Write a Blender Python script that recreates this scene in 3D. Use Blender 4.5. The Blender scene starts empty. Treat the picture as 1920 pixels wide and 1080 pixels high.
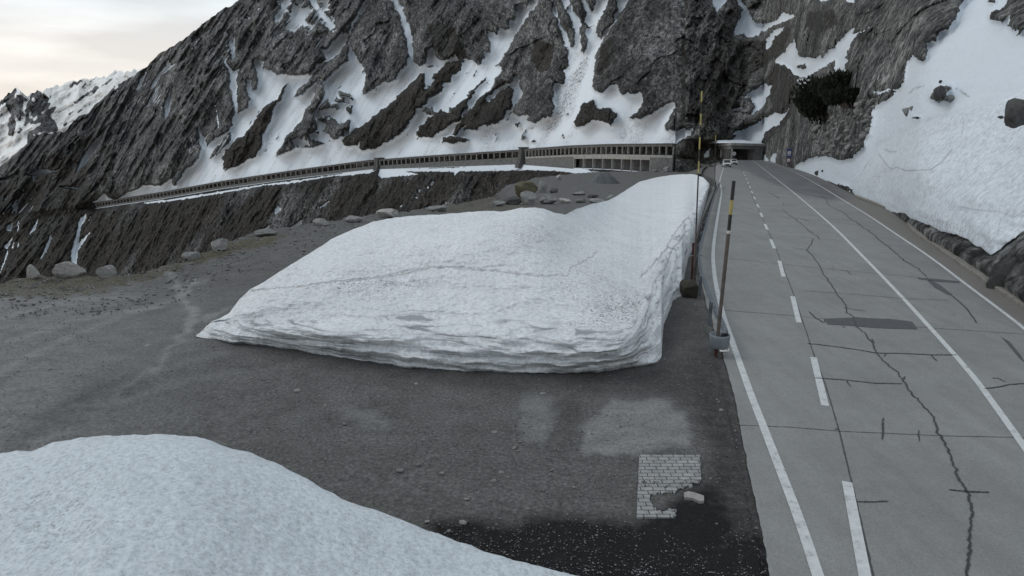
import bpy, bmesh, math, random
import numpy as np
from mathutils import Vector, Matrix

sc = bpy.context.scene
# ------------------------------------------------------------------ camera
H = 6.2            # camera height above the gravel lot, metres
F = 1250.0         # focal length in pixels of a 1920 px wide picture
PITCH = math.atan(300.0 / F)
cp, sp = math.cos(PITCH), math.sin(PITCH)
cam_d = bpy.data.cameras.new("camera")
cam = bpy.data.objects.new("camera", cam_d)
sc.collection.objects.link(cam)
cam.location = (0, 0, H)
cam.rotation_euler = (math.pi / 2 - PITCH, 0, 0)
cam_d.sensor_width = 36.0
cam_d.lens = F / 1920.0 * 36.0
cam_d.clip_start = 0.1
cam_d.clip_end = 20000
sc.camera = cam
# ------------------------------------------------------------------ world
SUN_EL, SUN_AZ = math.radians(48), math.radians(-70)   # azimuth from +Y, to the left
w = bpy.data.worlds.new("World")
sc.world = w
w.use_nodes = True
nt = w.node_tree
nt.nodes.clear()
def N(nt, t, **k):
    n = nt.nodes.new(t)
    for a, b in k.items():
        if a.startswith('i_'):
            n.inputs[a[2:]].default_value = b
        else:
            setattr(n, a, b)
    return n
wo = N(nt, 'ShaderNodeOutputWorld')
sky = N(nt, 'ShaderNodeTexSky', sky_type='NISHITA', sun_disc=False, sun_elevation=SUN_EL, sun_rotation=SUN_AZ)
b1 = N(nt, 'ShaderNodeBackground'); b1.inputs[1].default_value = 0.08
nt.links.new(sky.outputs[0], b1.inputs[0])
tc = N(nt, 'ShaderNodeTexCoord')
sep = N(nt, 'ShaderNodeSeparateXYZ'); nt.links.new(tc.outputs['Generated'], sep.inputs[0])
mp = N(nt, 'ShaderNodeMapping'); mp.inputs['Scale'].default_value = (3, 3, 16); mp.inputs['Rotation'].default_value = (0, math.radians(-14), 0)
nt.links.new(tc.outputs['Generated'], mp.inputs[0])
nz = N(nt, 'ShaderNodeTexNoise'); nz.inputs['Scale'].default_value = 1.3; nz.inputs['Detail'].default_value = 5; nz.inputs['Roughness'].default_value = 0.5
nt.links.new(mp.outputs[0], nz.inputs[0])
gr = N(nt, 'ShaderNodeValToRGB')
e = gr.color_ramp.elements
e[0].position = 0.0; e[0].color = (0.90, 0.83, 0.75, 1)
e[1].position = 0.35; e[1].color = (0.62, 0.69, 0.75, 1)
m = gr.color_ramp.elements.new(0.10); m.color = (0.86, 0.83, 0.79, 1)
m = gr.color_ramp.elements.new(0.19); m.color = (0.69, 0.78, 0.83, 1)
nt.links.new(sep.outputs[2], gr.inputs[0])
cr = N(nt, 'ShaderNodeValToRGB')
cr.color_ramp.elements[0].position = 0.38; cr.color_ramp.elements[0].color = (0.80, 0.79, 0.79, 1)
cr.color_ramp.elements[1].position = 0.62; cr.color_ramp.elements[1].color = (1, 1, 1, 1)
nt.links.new(nz.outputs['Fac'], cr.inputs[0])
mx = N(nt, 'ShaderNodeMix', data_type='RGBA', blend_type='MULTIPLY'); mx.inputs[0].default_value = 1.0
nt.links.new(gr.outputs[0], mx.inputs[6]); nt.links.new(cr.outputs[0], mx.inputs[7])
b2 = N(nt, 'ShaderNodeBackground'); b2.inputs[1].default_value = 1.0
nt.links.new(mx.outputs[2], b2.inputs[0])
ms = N(nt, 'ShaderNodeMixShader'); ms.inputs[0].default_value = 0.93
nt.links.new(b1.outputs[0], ms.inputs[1]); nt.links.new(b2.outputs[0], ms.inputs[2])
nt.links.new(ms.outputs[0], wo.inputs[0])
# ------------------------------------------------------------------ sun
sd = bpy.data.lights.new("sun", 'SUN'); sd.energy = 0.5; sd.angle = math.radians(25); sd.color = (1.0, 0.96, 0.9)
so = bpy.data.objects.new("sun", sd); sc.collection.objects.link(so)
dirv = Vector((math.sin(SUN_AZ) * math.cos(SUN_EL), math.cos(SUN_AZ) * math.cos(SUN_EL), math.sin(SUN_EL)))
so.rotation_euler = dirv.to_track_quat('Z', 'Y').to_euler()
sc.view_settings.view_transform = 'Standard'
sc.view_settings.look = 'None'
sc.view_settings.exposure = 0.32
sc.view_settings.gamma = 1.0
sc.view_settings.use_curve_mapping = False

# ------------------------------------------------------------------ projection helpers
rng = np.random.default_rng(7)
random.seed(7)
def ray(x, y):
    x = np.asarray(x, float); y = np.asarray(y, float)
    xn = (x - 960) / F; yu = (540 - y) / F
    fwd = cp + yu * sp; up = -sp + yu * cp
    return xn / fwd, up / fwd
def pt(x, y, Y):
    rx, k = ray(x, y)
    return np.stack([Y * rx, Y + 0 * rx, H + Y * k], -1)
def slope_of(x):
    return np.interp(x, [1290, 1350], [0.05, 0.03])
def ghit(x, y, h=0.0):
    """forward distance where the ray through pixel (x, y) meets the ground raised by h"""
    rx, k = ray(x, y)
    s = slope_of(x)
    Y0 = (H - h) / np.maximum(-k, 1e-4)
    Y1 = (H - h + 40 * s) / np.maximum(-(k + s), 1e-3)
    # beyond 40 m the ground falls gently
    return np.where(Y0 < 40, Y0, (H - h - 40 * s) / np.maximum(-(k + s), 1.2e-3))
def gp(x, y, h=0.0):
    Y = ghit(x, y, h)
    return pt(x, y, Y)
def gz(x, Y):
    return -slope_of(x) * np.maximum(0, Y - 40)
def V(p): return Vector((float(p[0]), float(p[1]), float(p[2])))

# ------------------------------------------------------------------ noise
_perm = np.random.default_rng(3).permutation(1024)
_gr = np.random.default_rng(4).uniform(0, 2 * np.pi, 1024)
_gx, _gy = np.cos(_gr), np.sin(_gr)
def perlin(x, y, seed=0):
    x = np.asarray(x, float) + seed * 17.31; y = np.asarray(y, float) + seed * 9.17
    xi = np.floor(x).astype(int); yi = np.floor(y).astype(int)
    xf = x - xi; yf = y - yi
    u = xf * xf * xf * (xf * (xf * 6 - 15) + 10); v = yf * yf * yf * (yf * (yf * 6 - 15) + 10)
    def g(a, b, dx, dy):
        h = _perm[(_perm[a & 1023] + b) & 1023]
        return _gx[h] * dx + _gy[h] * dy
    n00 = g(xi, yi, xf, yf); n10 = g(xi + 1, yi, xf - 1, yf)
    n01 = g(xi, yi + 1, xf, yf - 1); n11 = g(xi + 1, yi + 1, xf - 1, yf - 1)
    a = n00 + u * (n10 - n00); b = n01 + u * (n11 - n01)
    return (a + v * (b - a)) * 1.5
def fbm(x, y, o=4, seed=0, gain=0.5):
    r = 0; a = 1; f = 1
    for i in range(o):
        r = r + a * perlin(x * f, y * f, seed + i * 3); a *= gain; f *= 2.03
    return r
def ridged(x, y, o=4, seed=0, gain=0.55):
    r = 0; a = 1; f = 1
    for i in range(o):
        r = r + a * (1 - 2 * np.abs(perlin(x * f, y * f, seed + i * 5))); a *= gain; f *= 2.1
    return r
def cells(x, y, seed=0):
    """Worley: returns (f1, f2, id)"""
    x = np.asarray(x, float); y = np.asarray(y, float)
    xi = np.floor(x).astype(int); yi = np.floor(y).astype(int)
    f1 = np.full(x.shape, 9.0); f2 = np.full(x.shape, 9.0); idd = np.zeros(x.shape)
    for i in (-1, 0, 1):
        for j in (-1, 0, 1):
            h = _perm[(_perm[(xi + i + seed * 7) & 1023] + yi + j) & 1023]
            h2 = _perm[(h + 511) & 1023]
            cx = xi + i + h / 1024.0; cy = yi + j + h2 / 1024.0
            d = np.hypot(cx - x, cy - y)
            nf = d < f1
            f2 = np.where(nf, f1, np.minimum(f2, d))
            idd = np.where(nf, h / 1024.0, idd)
            f1 = np.where(nf, d, f1)
    return f1, f2, idd
def inpoly(px, py, pts):
    pts = np.asarray(pts, float)
    res = np.zeros(px.shape, bool)
    bb = (px >= pts[:, 0].min()) & (px <= pts[:, 0].max()) & (py >= pts[:, 1].min()) & (py <= pts[:, 1].max())
    if not bb.any(): return res
    X = px[bb]; Y = py[bb]; r = np.zeros(X.shape, bool)
    n = len(pts)
    for i in range(n):
        x1, y1 = pts[i]; x2, y2 = pts[(i + 1) % n]
        if y1 == y2: continue
        c = ((y1 > Y) != (y2 > Y)) & (X < (x2 - x1) * (Y - y1) / (y2 - y1) + x1)
        r ^= c
    res[bb] = r
    return res
def Z(ox, oy, s, *a):
    """trace read from an enlarged view -> photo pixels"""
    return [(ox + a[i] / s, oy + a[i + 1] / s) for i in range(0, len(a), 2)]
def z1(*a): return Z(0, 0, 3, *a)
def z2(*a): return Z(640, 0, 3, *a)
def z3(*a): return Z(1280, 0, 3, *a)
def z4(*a): return Z(0, 360, 3, *a)
def blur(a, n):
    for _ in range(n):
        a = (np.pad(a, ((1, 1), (0, 0)), 'edge')[:-2] + a * 2 + np.pad(a, ((1, 1), (0, 0)), 'edge')[2:]) / 4
        a = (np.pad(a, ((0, 0), (1, 1)), 'edge')[:, :-2] + a * 2 + np.pad(a, ((0, 0), (1, 1)), 'edge')[:, 2:]) / 4
    return a
def ip(x, pts):
    p = np.asarray(pts, float)
    return np.interp(x, p[:, 0], p[:, 1])
def ips(x, pts, r=24):
    a = ip(x, pts); xs = np.asarray(x, float)
    return sum(ip(xs + o, pts) * w_ for o, w_ in ((-2 * r, .06), (-1.5 * r, .1), (-r, .13), (-.5 * r, .14), (0, .14), (.5 * r, .14), (r, .13), (1.5 * r, .1), (2 * r, .06)))
def ss(a, b, x):
    t = np.clip((x - a) / (b - a), 0, 1)
    return t * t * (3 - 2 * t)

# ------------------------------------------------------------------ object helpers
C = sc.collection
def tag(o, label=None, cat=None, group=None, kind=None):
    if label: o['label'] = label
    if cat: o['category'] = cat
    if group: o['group'] = group
    if kind: o['kind'] = kind
    return o
def thing(name, label, cat, loc=(0, 0, 0), rotz=0, group=None):
    o = bpy.data.objects.new(name, None); C.objects.link(o)
    o.location = loc; o.rotation_euler = (0, 0, rotz)
    o.empty_display_size = 0.3
    return tag(o, label, cat, group)
def obj_from(name, verts, faces, mat, parent=None, smooth=False, loc=None):
    me = bpy.data.meshes.new(name)
    me.from_pydata([tuple(map(float, v)) for v in verts], [], faces)
    if smooth: me.polygons.foreach_set('use_smooth', [True] * len(me.polygons))
    me.materials.append(mat)
    o = bpy.data.objects.new(name, me); C.objects.link(o)
    if parent: o.parent = parent
    if loc is not None: o.location = loc
    return o
def bm_obj(name, bm, mat, parent=None, smooth=False):
    me = bpy.data.meshes.new(name)
    bmesh.ops.recalc_face_normals(bm, faces=bm.faces)
    bm.to_mesh(me); bm.free()
    if smooth: me.polygons.foreach_set('use_smooth', [True] * len(me.polygons))
    me.materials.append(mat)
    o = bpy.data.objects.new(name, me); C.objects.link(o)
    if parent: o.parent = parent
    return o
def grid_obj(name, P, mat, attrs=None, smooth=True, parent=None, keep=None):
    """P: rows x cols x 3 (row 0 = top/far).  attrs: rows x cols x 3 colour attribute 'mask'."""
    R, Cc = P.shape[:2]
    me = bpy.data.meshes.new(name)
    me.vertices.add(R * Cc)
    me.vertices.foreach_set('co', P.reshape(-1, 3).astype(np.float32).ravel())
    i = np.arange(R * Cc).reshape(R, Cc)
    q = np.stack([i[1:, :-1], i[1:, 1:], i[:-1, 1:], i[:-1, :-1]], -1).reshape(-1, 4)
    if keep is not None:
        q = q[keep.reshape(-1)]
    n = len(q)
    me.loops.add(n * 4); me.polygons.add(n)
    me.loops.foreach_set('vertex_index', q.ravel().astype(np.int32))
    me.polygons.foreach_set('loop_start', (np.arange(n) * 4).astype(np.int32))
    me.polygons.foreach_set('loop_total', np.full(n, 4, np.int32))
    if isinstance(smooth, np.ndarray):
        sm = smooth.ravel()[q[:, 0]]
    else:
        sm = np.full(n, smooth)
    me.polygons.foreach_set('use_smooth', sm.astype(bool))
    me.update(calc_edges=True)
    if attrs is not None:
        ca = me.color_attributes.new('mask', 'FLOAT_COLOR', 'POINT')
        A = np.concatenate([attrs.reshape(-1, 3), np.ones((R * Cc, 1))], 1).astype(np.float32)
        ca.data.foreach_set('color', A.ravel())
    me.materials.append(mat)
    o = bpy.data.objects.new(name, me); C.objects.link(o)
    if parent: o.parent = parent
    return o
def add_box(bm, c, s, rot=None):
    r = bmesh.ops.create_cube(bm, size=1.0)
    M = Matrix.Translation(Vector(c)) @ (rot.to_4x4() if rot else Matrix.Identity(4)) @ Matrix.Diagonal((s[0], s[1], s[2], 1))
    bmesh.ops.transform(bm, matrix=M, verts=r['verts'])
    return r['verts']
def add_tube(bm, p0, p1, r0, r1=None, n=10, caps=True):
    p0 = Vector(p0); p1 = Vector(p1)
    if r1 is None: r1 = r0
    L = (p1 - p0).length
    r = bmesh.ops.create_cone(bm, cap_ends=caps, segments=n, radius1=r0, radius2=r1, depth=L)
    q = (p1 - p0).to_track_quat('Z', 'Y')
    bmesh.ops.transform(bm, matrix=Matrix.Translation((p0 + p1) / 2) @ q.to_matrix().to_4x4(), verts=r['verts'])
def prism(bm, pts, z0f, z1f):
    """closed prism from plan points; z0f,z1f lists"""
    n = len(pts)
    a = [bm.verts.new((p[0], p[1], z)) for p, z in zip(pts, z0f)]
    b = [bm.verts.new((p[0], p[1], z)) for p, z in zip(pts, z1f)]
    bm.faces.new(a[::-1]); bm.faces.new(b)
    for i in range(n):
        j = (i + 1) % n
        bm.faces.new((a[i], a[j], b[j], b[i]))

# ------------------------------------------------------------------ materials
def newmat(name):
    m = bpy.data.materials.new(name); m.use_nodes = True
    nt = m.node_tree; nt.nodes.clear()
    out = N(nt, 'ShaderNodeOutputMaterial'); bs = N(nt, 'ShaderNodeBsdfPrincipled')
    nt.links.new(bs.outputs[0], out.inputs[0])
    return m, nt, bs
def L(nt, a, b): nt.links.new(a, b)
def noise(nt, vec, scale, detail=4, rough=0.55, dist=0.0):
    n = N(nt, 'ShaderNodeTexNoise'); n.inputs['Scale'].default_value = scale; n.inputs['Detail'].default_value = detail
    n.inputs['Roughness'].default_value = rough; n.inputs['Distortion'].default_value = dist
    L(nt, vec, n.inputs['Vector']); return n.outputs['Fac']
def ramp(nt, fac, *st):
    r = N(nt, 'ShaderNodeValToRGB'); el = r.color_ramp.elements
    while len(el) < len(st): el.new(0.5)
    for i, (p, c) in enumerate(st):
        el[i].position = p
        el[i].color = (c, c, c, 1) if not isinstance(c, (tuple, list)) else (*c, 1)
    L(nt, fac, r.inputs[0]); return r.outputs[0]
def mathn(nt, op, a, b=None, c=None, clamp=False):
    n = N(nt, 'ShaderNodeMath', operation=op); n.use_clamp = clamp
    for i, v in enumerate((a, b, c)):
        if v is None: continue
        if isinstance(v, (int, float)): n.inputs[i].default_value = v
        else: L(nt, v, n.inputs[i])
    return n.outputs[0]
def mixc(nt, fac, a, b, mode='MIX'):
    n = N(nt, 'ShaderNodeMix', data_type='RGBA', blend_type=mode)
    for i, v in ((0, fac), (6, a), (7, b)):
        if isinstance(v, (int, float)): n.inputs[i].default_value = v
        elif isinstance(v, (tuple, list)): n.inputs[i].default_value = (*v, 1)
        else: L(nt, v, n.inputs[i])
    return n.outputs[2]
def mapping(nt, vec, rot=(0, 0, 0), scale=(1, 1, 1)):
    n = N(nt, 'ShaderNodeMapping'); n.inputs['Rotation'].default_value = rot; n.inputs['Scale'].default_value = scale
    L(nt, vec, n.inputs[0]); return n.outputs[0]
def bump(nt, bs, h, strength, dist):
    b = N(nt, 'ShaderNodeBump'); b.inputs['Strength'].default_value = strength; b.inputs['Distance'].default_value = dist
    L(nt, h, b.inputs['Height']); L(nt, b.outputs[0], bs.inputs['Normal'])
def simple(name, col, rough=0.7, metal=0.0, var=0.15, scale=8.0, bstr=0.0, bdist=0.01):
    m, nt, bs = newmat(name)
    tcn = N(nt, 'ShaderNodeTexCoord').outputs['Object']
    n = noise(nt, tcn, scale, 5, 0.6)
    lo = tuple(c * (1 - var) for c in col); hi = tuple(min(1, c * (1 + var)) for c in col)
    L(nt, ramp(nt, n, (0.3, lo), (0.7, hi)), bs.inputs['Base Color'])
    bs.inputs['Roughness'].default_value = rough; bs.inputs['Metallic'].default_value = metal
    if bstr: bump(nt, bs, n, bstr, bdist)
    return m
def mask_sep(nt):
    a = N(nt, 'ShaderNodeAttribute', attribute_name='mask')
    s = N(nt, 'ShaderNodeSeparateColor'); L(nt, a.outputs['Color'], s.inputs[0])
    return s.outputs[0], s.outputs[1], s.outputs[2]

def rock_snow(name, sc_, rotY, bd, rock_lo, rock_hi, veg=(0.042, 0.038, 0.034), snowc=(0.67, 0.72, 0.77), stretch=0.3):
    """sc_: detail frequency (1/m) of the rock"""
    m, nt, bs = newmat(name)
    tcn = N(nt, 'ShaderNodeTexCoord').outputs['Object']
    mp = mapping(nt, mapping(nt, tcn, rot=(0, rotY, 0)), scale=(1, 0.6, stretch))
    sn, vg, dk = mask_sep(nt)
    nf = noise(nt, mp, sc_ * 1.5, 8, 0.74, 0.5)
    nm = noise(nt, mp, sc_ * 0.22, 5, 0.6, 1.0)
    nl = noise(nt, mapping(nt, mapping(nt, tcn, rot=(0, rotY, 0)), scale=(1, 0.8, 0.4)), sc_ * 0.12, 5, 0.6)
    nx = noise(nt, tcn, sc_ * 3.0, 3, 0.6)
    vor = N(nt, 'ShaderNodeTexVoronoi', feature='DISTANCE_TO_EDGE'); vor.inputs['Scale'].default_value = sc_ * 0.45
    L(nt, mp, vor.inputs['Vector'])
    crack = ramp(nt, vor.outputs['Distance'], (0.0, 0.7), (0.05, 1.0))
    base = mathn(nt, 'ADD', mathn(nt, 'MULTIPLY', nf, 0.62), mathn(nt, 'MULTIPLY', nm, 0.38))
    rc = ramp(nt, base, (0.42, rock_lo), (0.50, tuple((a + b) * 0.42 for a, b in zip(rock_lo, rock_hi))), (0.58, rock_hi))
    rc = mixc(nt, 0.8, rc, ramp(nt, nl, (0.38, 0.55), (0.5, 1.0), (0.62, 1.5)), 'MULTIPLY')
    rc = mixc(nt, 0.85, rc, crack, 'MULTIPLY')
    mq = mapping(nt, mapping(nt, tcn, rot=(0, rotY, 0)), scale=(1, 0.7, 0.45))
    ng = noise(nt, mq, sc_ * 3.2, 4, 0.62, 0.9)
    gritc = ramp(nt, ng, (0.40, 0.30), (0.49, 0.95), (0.60, 1.75))
    vc = ramp(nt, base, (0.38, tuple(v * 0.45 for v in veg)), (0.53, veg), (0.68, tuple(v * 2.6 for v in veg)))
    vf = mathn(nt, 'ADD', vg, mathn(nt, 'MULTIPLY', mathn(nt, 'SUBTRACT', nm, 0.5), 1.2))
    vf = ramp(nt, vf, (0.35, 0.0), (0.62, 1.0))
    rc = mixc(nt, vf, rc, vc)
    rc = mixc(nt, 1.0, rc, gritc, 'MULTIPLY')
    # dark blue attribute: debris and dirt on the snow
    sf = mathn(nt, 'ADD', sn, mathn(nt, 'MULTIPLY', mathn(nt, 'SUBTRACT', nf, 0.5), 0.6))
    sf = ramp(nt, sf, (0.44, 0.0), (0.54, 1.0))
    dirt = mathn(nt, 'MULTIPLY', dk, ramp(nt, nx, (0.45, 0.15), (0.65, 1.0)))
    sc1 = mixc(nt, dirt, ramp(nt, nl, (0.3, tuple(c * 0.93 for c in snowc)), (0.7, snowc)), (0.13, 0.125, 0.12))
    L(nt, mixc(nt, sf, rc, sc1), bs.inputs['Base Color'])
    bs.inputs['Roughness'].default_value = 0.85
    bs.inputs['Specular IOR Level'].default_value = 0.25
    rockh = mathn(nt, 'MULTIPLY', mathn(nt, 'SUBTRACT', 1.0, sf), mathn(nt, 'ADD', mathn(nt, 'MULTIPLY', base, crack), mathn(nt, 'MULTIPLY', ng, 0.30)))
    hh = mathn(nt, 'ADD', rockh, mathn(nt, 'MULTIPLY', sf, mathn(nt, 'ADD', 0.8, mathn(nt, 'MULTIPLY', nx, 0.06))))
    bump(nt, bs, hh, 1.0, bd)
    return m

M_far = rock_snow('mountain_rock_snow', 0.20, math.radians(24), 10.0, (0.030, 0.031, 0.032), (0.225, 0.229, 0.228))
M_hill = rock_snow('hill_rock_snow', 0.62, math.radians(30), 2.5, (0.032, 0.033, 0.033), (0.25, 0.252, 0.243), snowc=(0.60, 0.65, 0.70))
M_peak = rock_snow('peak_rock_snow', 0.02, math.radians(8), 30.0, (0.07, 0.072, 0.078), (0.17, 0.17, 0.175), snowc=(0.80, 0.80, 0.79), stretch=0.45)

def snow_mat(name, col, fine=6.0, strata=True, bs_=0.5):
    m, nt, bs = newmat(name)
    tcn = N(nt, 'ShaderNodeTexCoord').outputs['Object']
    d, s, g = mask_sep(nt)       # d = dirt line, s = strata face, g = gritty speckle zone
    n1 = noise(nt, tcn, fine, 6, 0.7)
    n2 = noise(nt, tcn, fine * 4, 4, 0.65)
    n3 = noise(nt, tcn, 0.7, 4, 0.55)
    n4 = noise(nt, mapping(nt, tcn, scale=(0.35, 0.35, 7.0)), 1.6, 5, 0.6, 0.8)
    c = mixc(nt, 1.0, col, ramp(nt, n3, (0.3, 0.93), (0.7, 1.03)), 'MULTIPLY')
    c = mixc(nt, 1.0, c, ramp(nt, n1, (0.34, 0.74), (0.5, 0.98), (0.66, 1.10)), 'MULTIPLY')
    n6 = noise(nt, tcn, fine * 1.7, 5, 0.75)
    n7 = noise(nt, tcn, fine * 0.25, 3, 0.6)
    # grit caught in the melt cups
    gz_ = mathn(nt, 'MULTIPLY', mathn(nt, 'MULTIPLY', ramp(nt, n6, (0.50, 0.0), (0.60, 1.0)), ramp(nt, n7, (0.35, 0.5), (0.6, 1.2))), mathn(nt, 'ADD', 0.20, mathn(nt, 'MULTIPLY', g, 1.3)))
    c = mixc(nt, mathn(nt, 'MINIMUM', gz_, 0.85), c, (0.115, 0.098, 0.078))
    # layers in the cut face
    st = mathn(nt, 'MULTIPLY', ramp(nt, n4, (0.38, 1.0), (0.44, 0.3), (0.50, 0.0)), s)
    c = mixc(nt, mathn(nt, 'MULTIPLY', st, 0.75), c, (0.20, 0.21, 0.22))
    dl = mathn(nt, 'MULTIPLY', d, ramp(nt, n2, (0.35, 0.4), (0.6, 1.0)))
    c = mixc(nt, dl, c, (0.12, 0.115, 0.105))
    L(nt, c, bs.inputs['Base Color'])
    bs.inputs['Roughness'].default_value = 0.75
    bs.inputs['Specular IOR Level'].default_value = 0.2
    bs.inputs['Subsurface Weight'].default_value = 0.0
    h = mathn(nt, 'ADD', mathn(nt, 'MULTIPLY', n1, 0.7), mathn(nt, 'MULTIPLY', n2, 0.3))
    h = mathn(nt, 'ADD', h, mathn(nt, 'MULTIPLY', mathn(nt, 'MULTIPLY', n4, s), 1.6))
    bump(nt, bs, h, bs_, 0.09)
    return m
M_snow = snow_mat('old_snow', (0.75, 0.77, 0.785), fine=8.0, bs_=0.8)
M_snow2 = snow_mat('foreground_snow', (0.62, 0.665, 0.70), fine=14.0, bs_=0.5)
M_bank = snow_mat('bank_snow', (0.61, 0.655, 0.70), fine=3.5, bs_=0.25)

def y_of_k(k):
    yu = (k * cp + sp) / (cp - k * sp)
    return 540 - yu * F
# ================================================================== GROUND
EB = [(1285, 300), (1345, 299), (1372, 299), (1430, 300), (1450, 304), (1490, 316), (1520, 326), (1560, 343), (1600, 364), (1690, 401),
      (1702, 424), (1712, 438), (1740, 451), (1807, 493), (1880, 543), (1920, 573), (2070, 690), (2300, 860), (2700, 1150)]
YE = [(-700, 640), (-300, 560), (0, 527), (60, 522), (120, 519), (200, 520), (250, 511), (330, 496), (400, 467), (430, 452), (480, 436), (560, 424), (610, 417),
      (680, 405), (760, 397), (800, 391), (870, 381), (925, 368), (950, 347), (985, 340), (1000, 334), (1040, 329), (1090, 324), (1130, 322), (1290, 320),
      (1345, 311), (1360, 301), (1430, 297)]
gx = np.concatenate([np.arange(-700, -20, 20), np.arange(-20, 1460, 3), np.arange(1460, 1960, 6), np.arange(1960, 2700, 25)]).astype(float)
ye = ip(gx, YE)
ye = np.where(gx > 1430, ip(gx, EB) - 3, ye)
yend = np.maximum(1120, ye + 60)
NR = 330
v = np.linspace(0, 1, NR)[:, None]
gy = ye[None] + (yend - ye)[None] * v ** 1.15
GX = np.broadcast_to(gx, gy.shape)
GY_ = ghit(GX, gy)
P = pt(GX, gy, GY_)
P[..., 2] = gz(GX, GY_)
wx, wy = P[..., 0], P[..., 1]
edge = np.clip((gy - ye[None]) / 14.0, 0, 1)
rgh = fbm(wx * 0.25, wy * 0.25, 4, 11) * 0.05 + fbm(wx * 1.5, wy * 1.5, 3, 21) * 0.014
roadmask = (GX > ip(gy, [(300, 1300), (420, 1300), (560, 1300), (650, 1335), (840, 1380), (1080, 1430)]))
rgh = np.where(roadmask, -0.02, rgh)
rgh = rgh + np.where((GX < 1280), fbm(wx * 0.8, wy * 0.8, 3, 31) * 0.18 * (1 - ss(0, 45, gy - ye[None])), 0)
P[..., 2] += rgh - 0.01
jx = GX + fbm(GX / 25, gy / 12, 3, 5) * 14
jy = gy + fbm(GX / 25, gy / 12, 3, 6) * 6
lt = np.zeros(GX.shape); gs = np.zeros(GX.shape); wt = np.zeros(GX.shape)
# paler dusty left half
lt += 0.62 * ss(640, 80, GX + (gy - 560) * 0.55) * ss(520, 570, gy)
for _a, _b, _w, _v in (((-40, 720), (330, 560), 9, .3), ((-40, 660), (300, 575), 7, .25), ((-40, 610), (260, 556), 6, .25), ((60, 800), (420, 660), 8, .2), ((420, 800), (600, 700), 8, .2), ((470, 800), (660, 705), 7, .2), ((200, 760), (520, 690), 7, .18)):
    _t = np.clip(((GX - _a[0]) * (_b[0] - _a[0]) + (gy - _a[1]) * (_b[1] - _a[1])) / ((_b[0] - _a[0]) ** 2 + (_b[1] - _a[1]) ** 2), 0, 1)
    _d = np.hypot(GX - _a[0] - _t * (_b[0] - _a[0]), (gy - _a[1] - _t * (_b[1] - _a[1]) + 14 * np.sin(_t * 3.1)) * 1.5)
    lt += _v * np.exp(-(_d / _w) ** 2) - 0.5 * _v * np.exp(-((_d - 2 * _w) / _w) ** 2)
lt = np.clip(lt, 0, 1)
def add(a, pts, val, soft=None):
    a[inpoly(jx, jy, pts)] = val
add(lt, [(322, 508), (338, 520), (333, 533), (360, 545), (352, 560), (372, 575), (378, 600), (352, 622), (345, 640), (325, 655), (300, 690), (285, 700), (310, 660), (330, 640), (350, 600), (340, 560), (318, 535)], 0.95)
add(lt, [(300, 690), (320, 665), (200, 760), (90, 830), (20, 860), (0, 860), (80, 800), (190, 730)], 0.75)
add(lt, [(380, 596), (432, 574), (430, 580), (384, 603)], 0.9)
add(lt, [(335, 532), (395, 520), (396, 525), (340, 540)], 0.85)
add(lt, [(975, 740), (1035, 745), (1040, 800), (1020, 832), (975, 815)], 0.55)
add(lt, [(1150, 750), (1245, 748), (1290, 790), (1300, 835), (1180, 850), (1095, 850), (1090, 800)], 0.75)
add(lt, [(640, 755), (700, 765), (740, 800), (700, 810), (650, 780)], 0.4)
# dark wet ground
add(wt, [(160, 720), (250, 700), (280, 712), (120, 800), (10, 850), (0, 830)], 0.35)
add(wt, [(370, 632), (700, 678), (1050, 702), (1240, 680), (1330, 640), (1350, 700), (1380, 790), (1300, 775), (1240, 735), (1100, 740), (1050, 730), (960, 740), (700, 700), (500, 665)], 0.45)
add(wt, [(1040, 745), (1090, 745), (1085, 830), (1030, 830)], 0.3)
add(wt, [(790, 978), (880, 970), (960, 985), (1010, 965), (1190, 975), (1240, 960), (1280, 925), (1340, 900), (1400, 900), (1440, 1010), (1460, 1200), (1000, 1200)], 1.0)
add(wt, [(1190, 630), (1250, 560), (1310, 560), (1335, 640), (1290, 640), (1240, 680)], 0.4)
add(gs, [(310, 505), (330, 488), (392, 470), (430, 455), (500, 440), (540, 440), (520, 455), (440, 475), (370, 492)], 1.0)
add(gs, [(-300, 520), (0, 524), (60, 520), (130, 516), (240, 512), (330, 495), (330, 512), (250, 530), (200, 548), (100, 556), (0, 556), (-300, 580)], 0.8)
add(gs, [(780, 396), (930, 365), (1000, 380), (1000, 400), (840, 400)], 0.6)
add(wt, [(1290, 690), (1350, 660), (1375, 730), (1400, 850), (1440, 1010), (1380, 1000), (1330, 900), (1325, 840), (1300, 770)], 0.55)
wt[:] = blur(wt, 34)
wt = np.maximum(wt, 0.55 * (GX > 1690) * (GX > 0) * (gy < ip(GX, EB) + 60))
att = np.stack([blur(lt, 3), blur(gs, 2), blur(wt, 4)], -1)
extra = []
top3 = []
for dY, dz in ((14, -40), (5, -12), (1.6, -2.2), (0.4, -0.3)):
    q = P[0].copy(); q[:, 1] += dY; q[:, 0] += dY * ray(gx, ye)[0]; q[:, 2] += dz * np.where(gx > 1300, 0.05, 1)
    top3.append(q)
bot = []
for Yb, sc_ in ((7.0, 1.3), (0.0, 3.0), (-60.0, 9.0)):
    q = P[-1].copy(); rx = ray(gx, yend)[0]
    q[:, 0] = rx * 8 * sc_; q[:, 1] = np.minimum(Yb, P[-1][:, 1]); q[:, 2] = -0.03; bot.append(q)
P2 = np.concatenate([np.stack(top3), P, np.stack(bot)], 0)
A2 = np.concatenate([np.repeat(att[:1], 4, 0), att, np.repeat(att[-1:], 3, 0)], 0)

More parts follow.
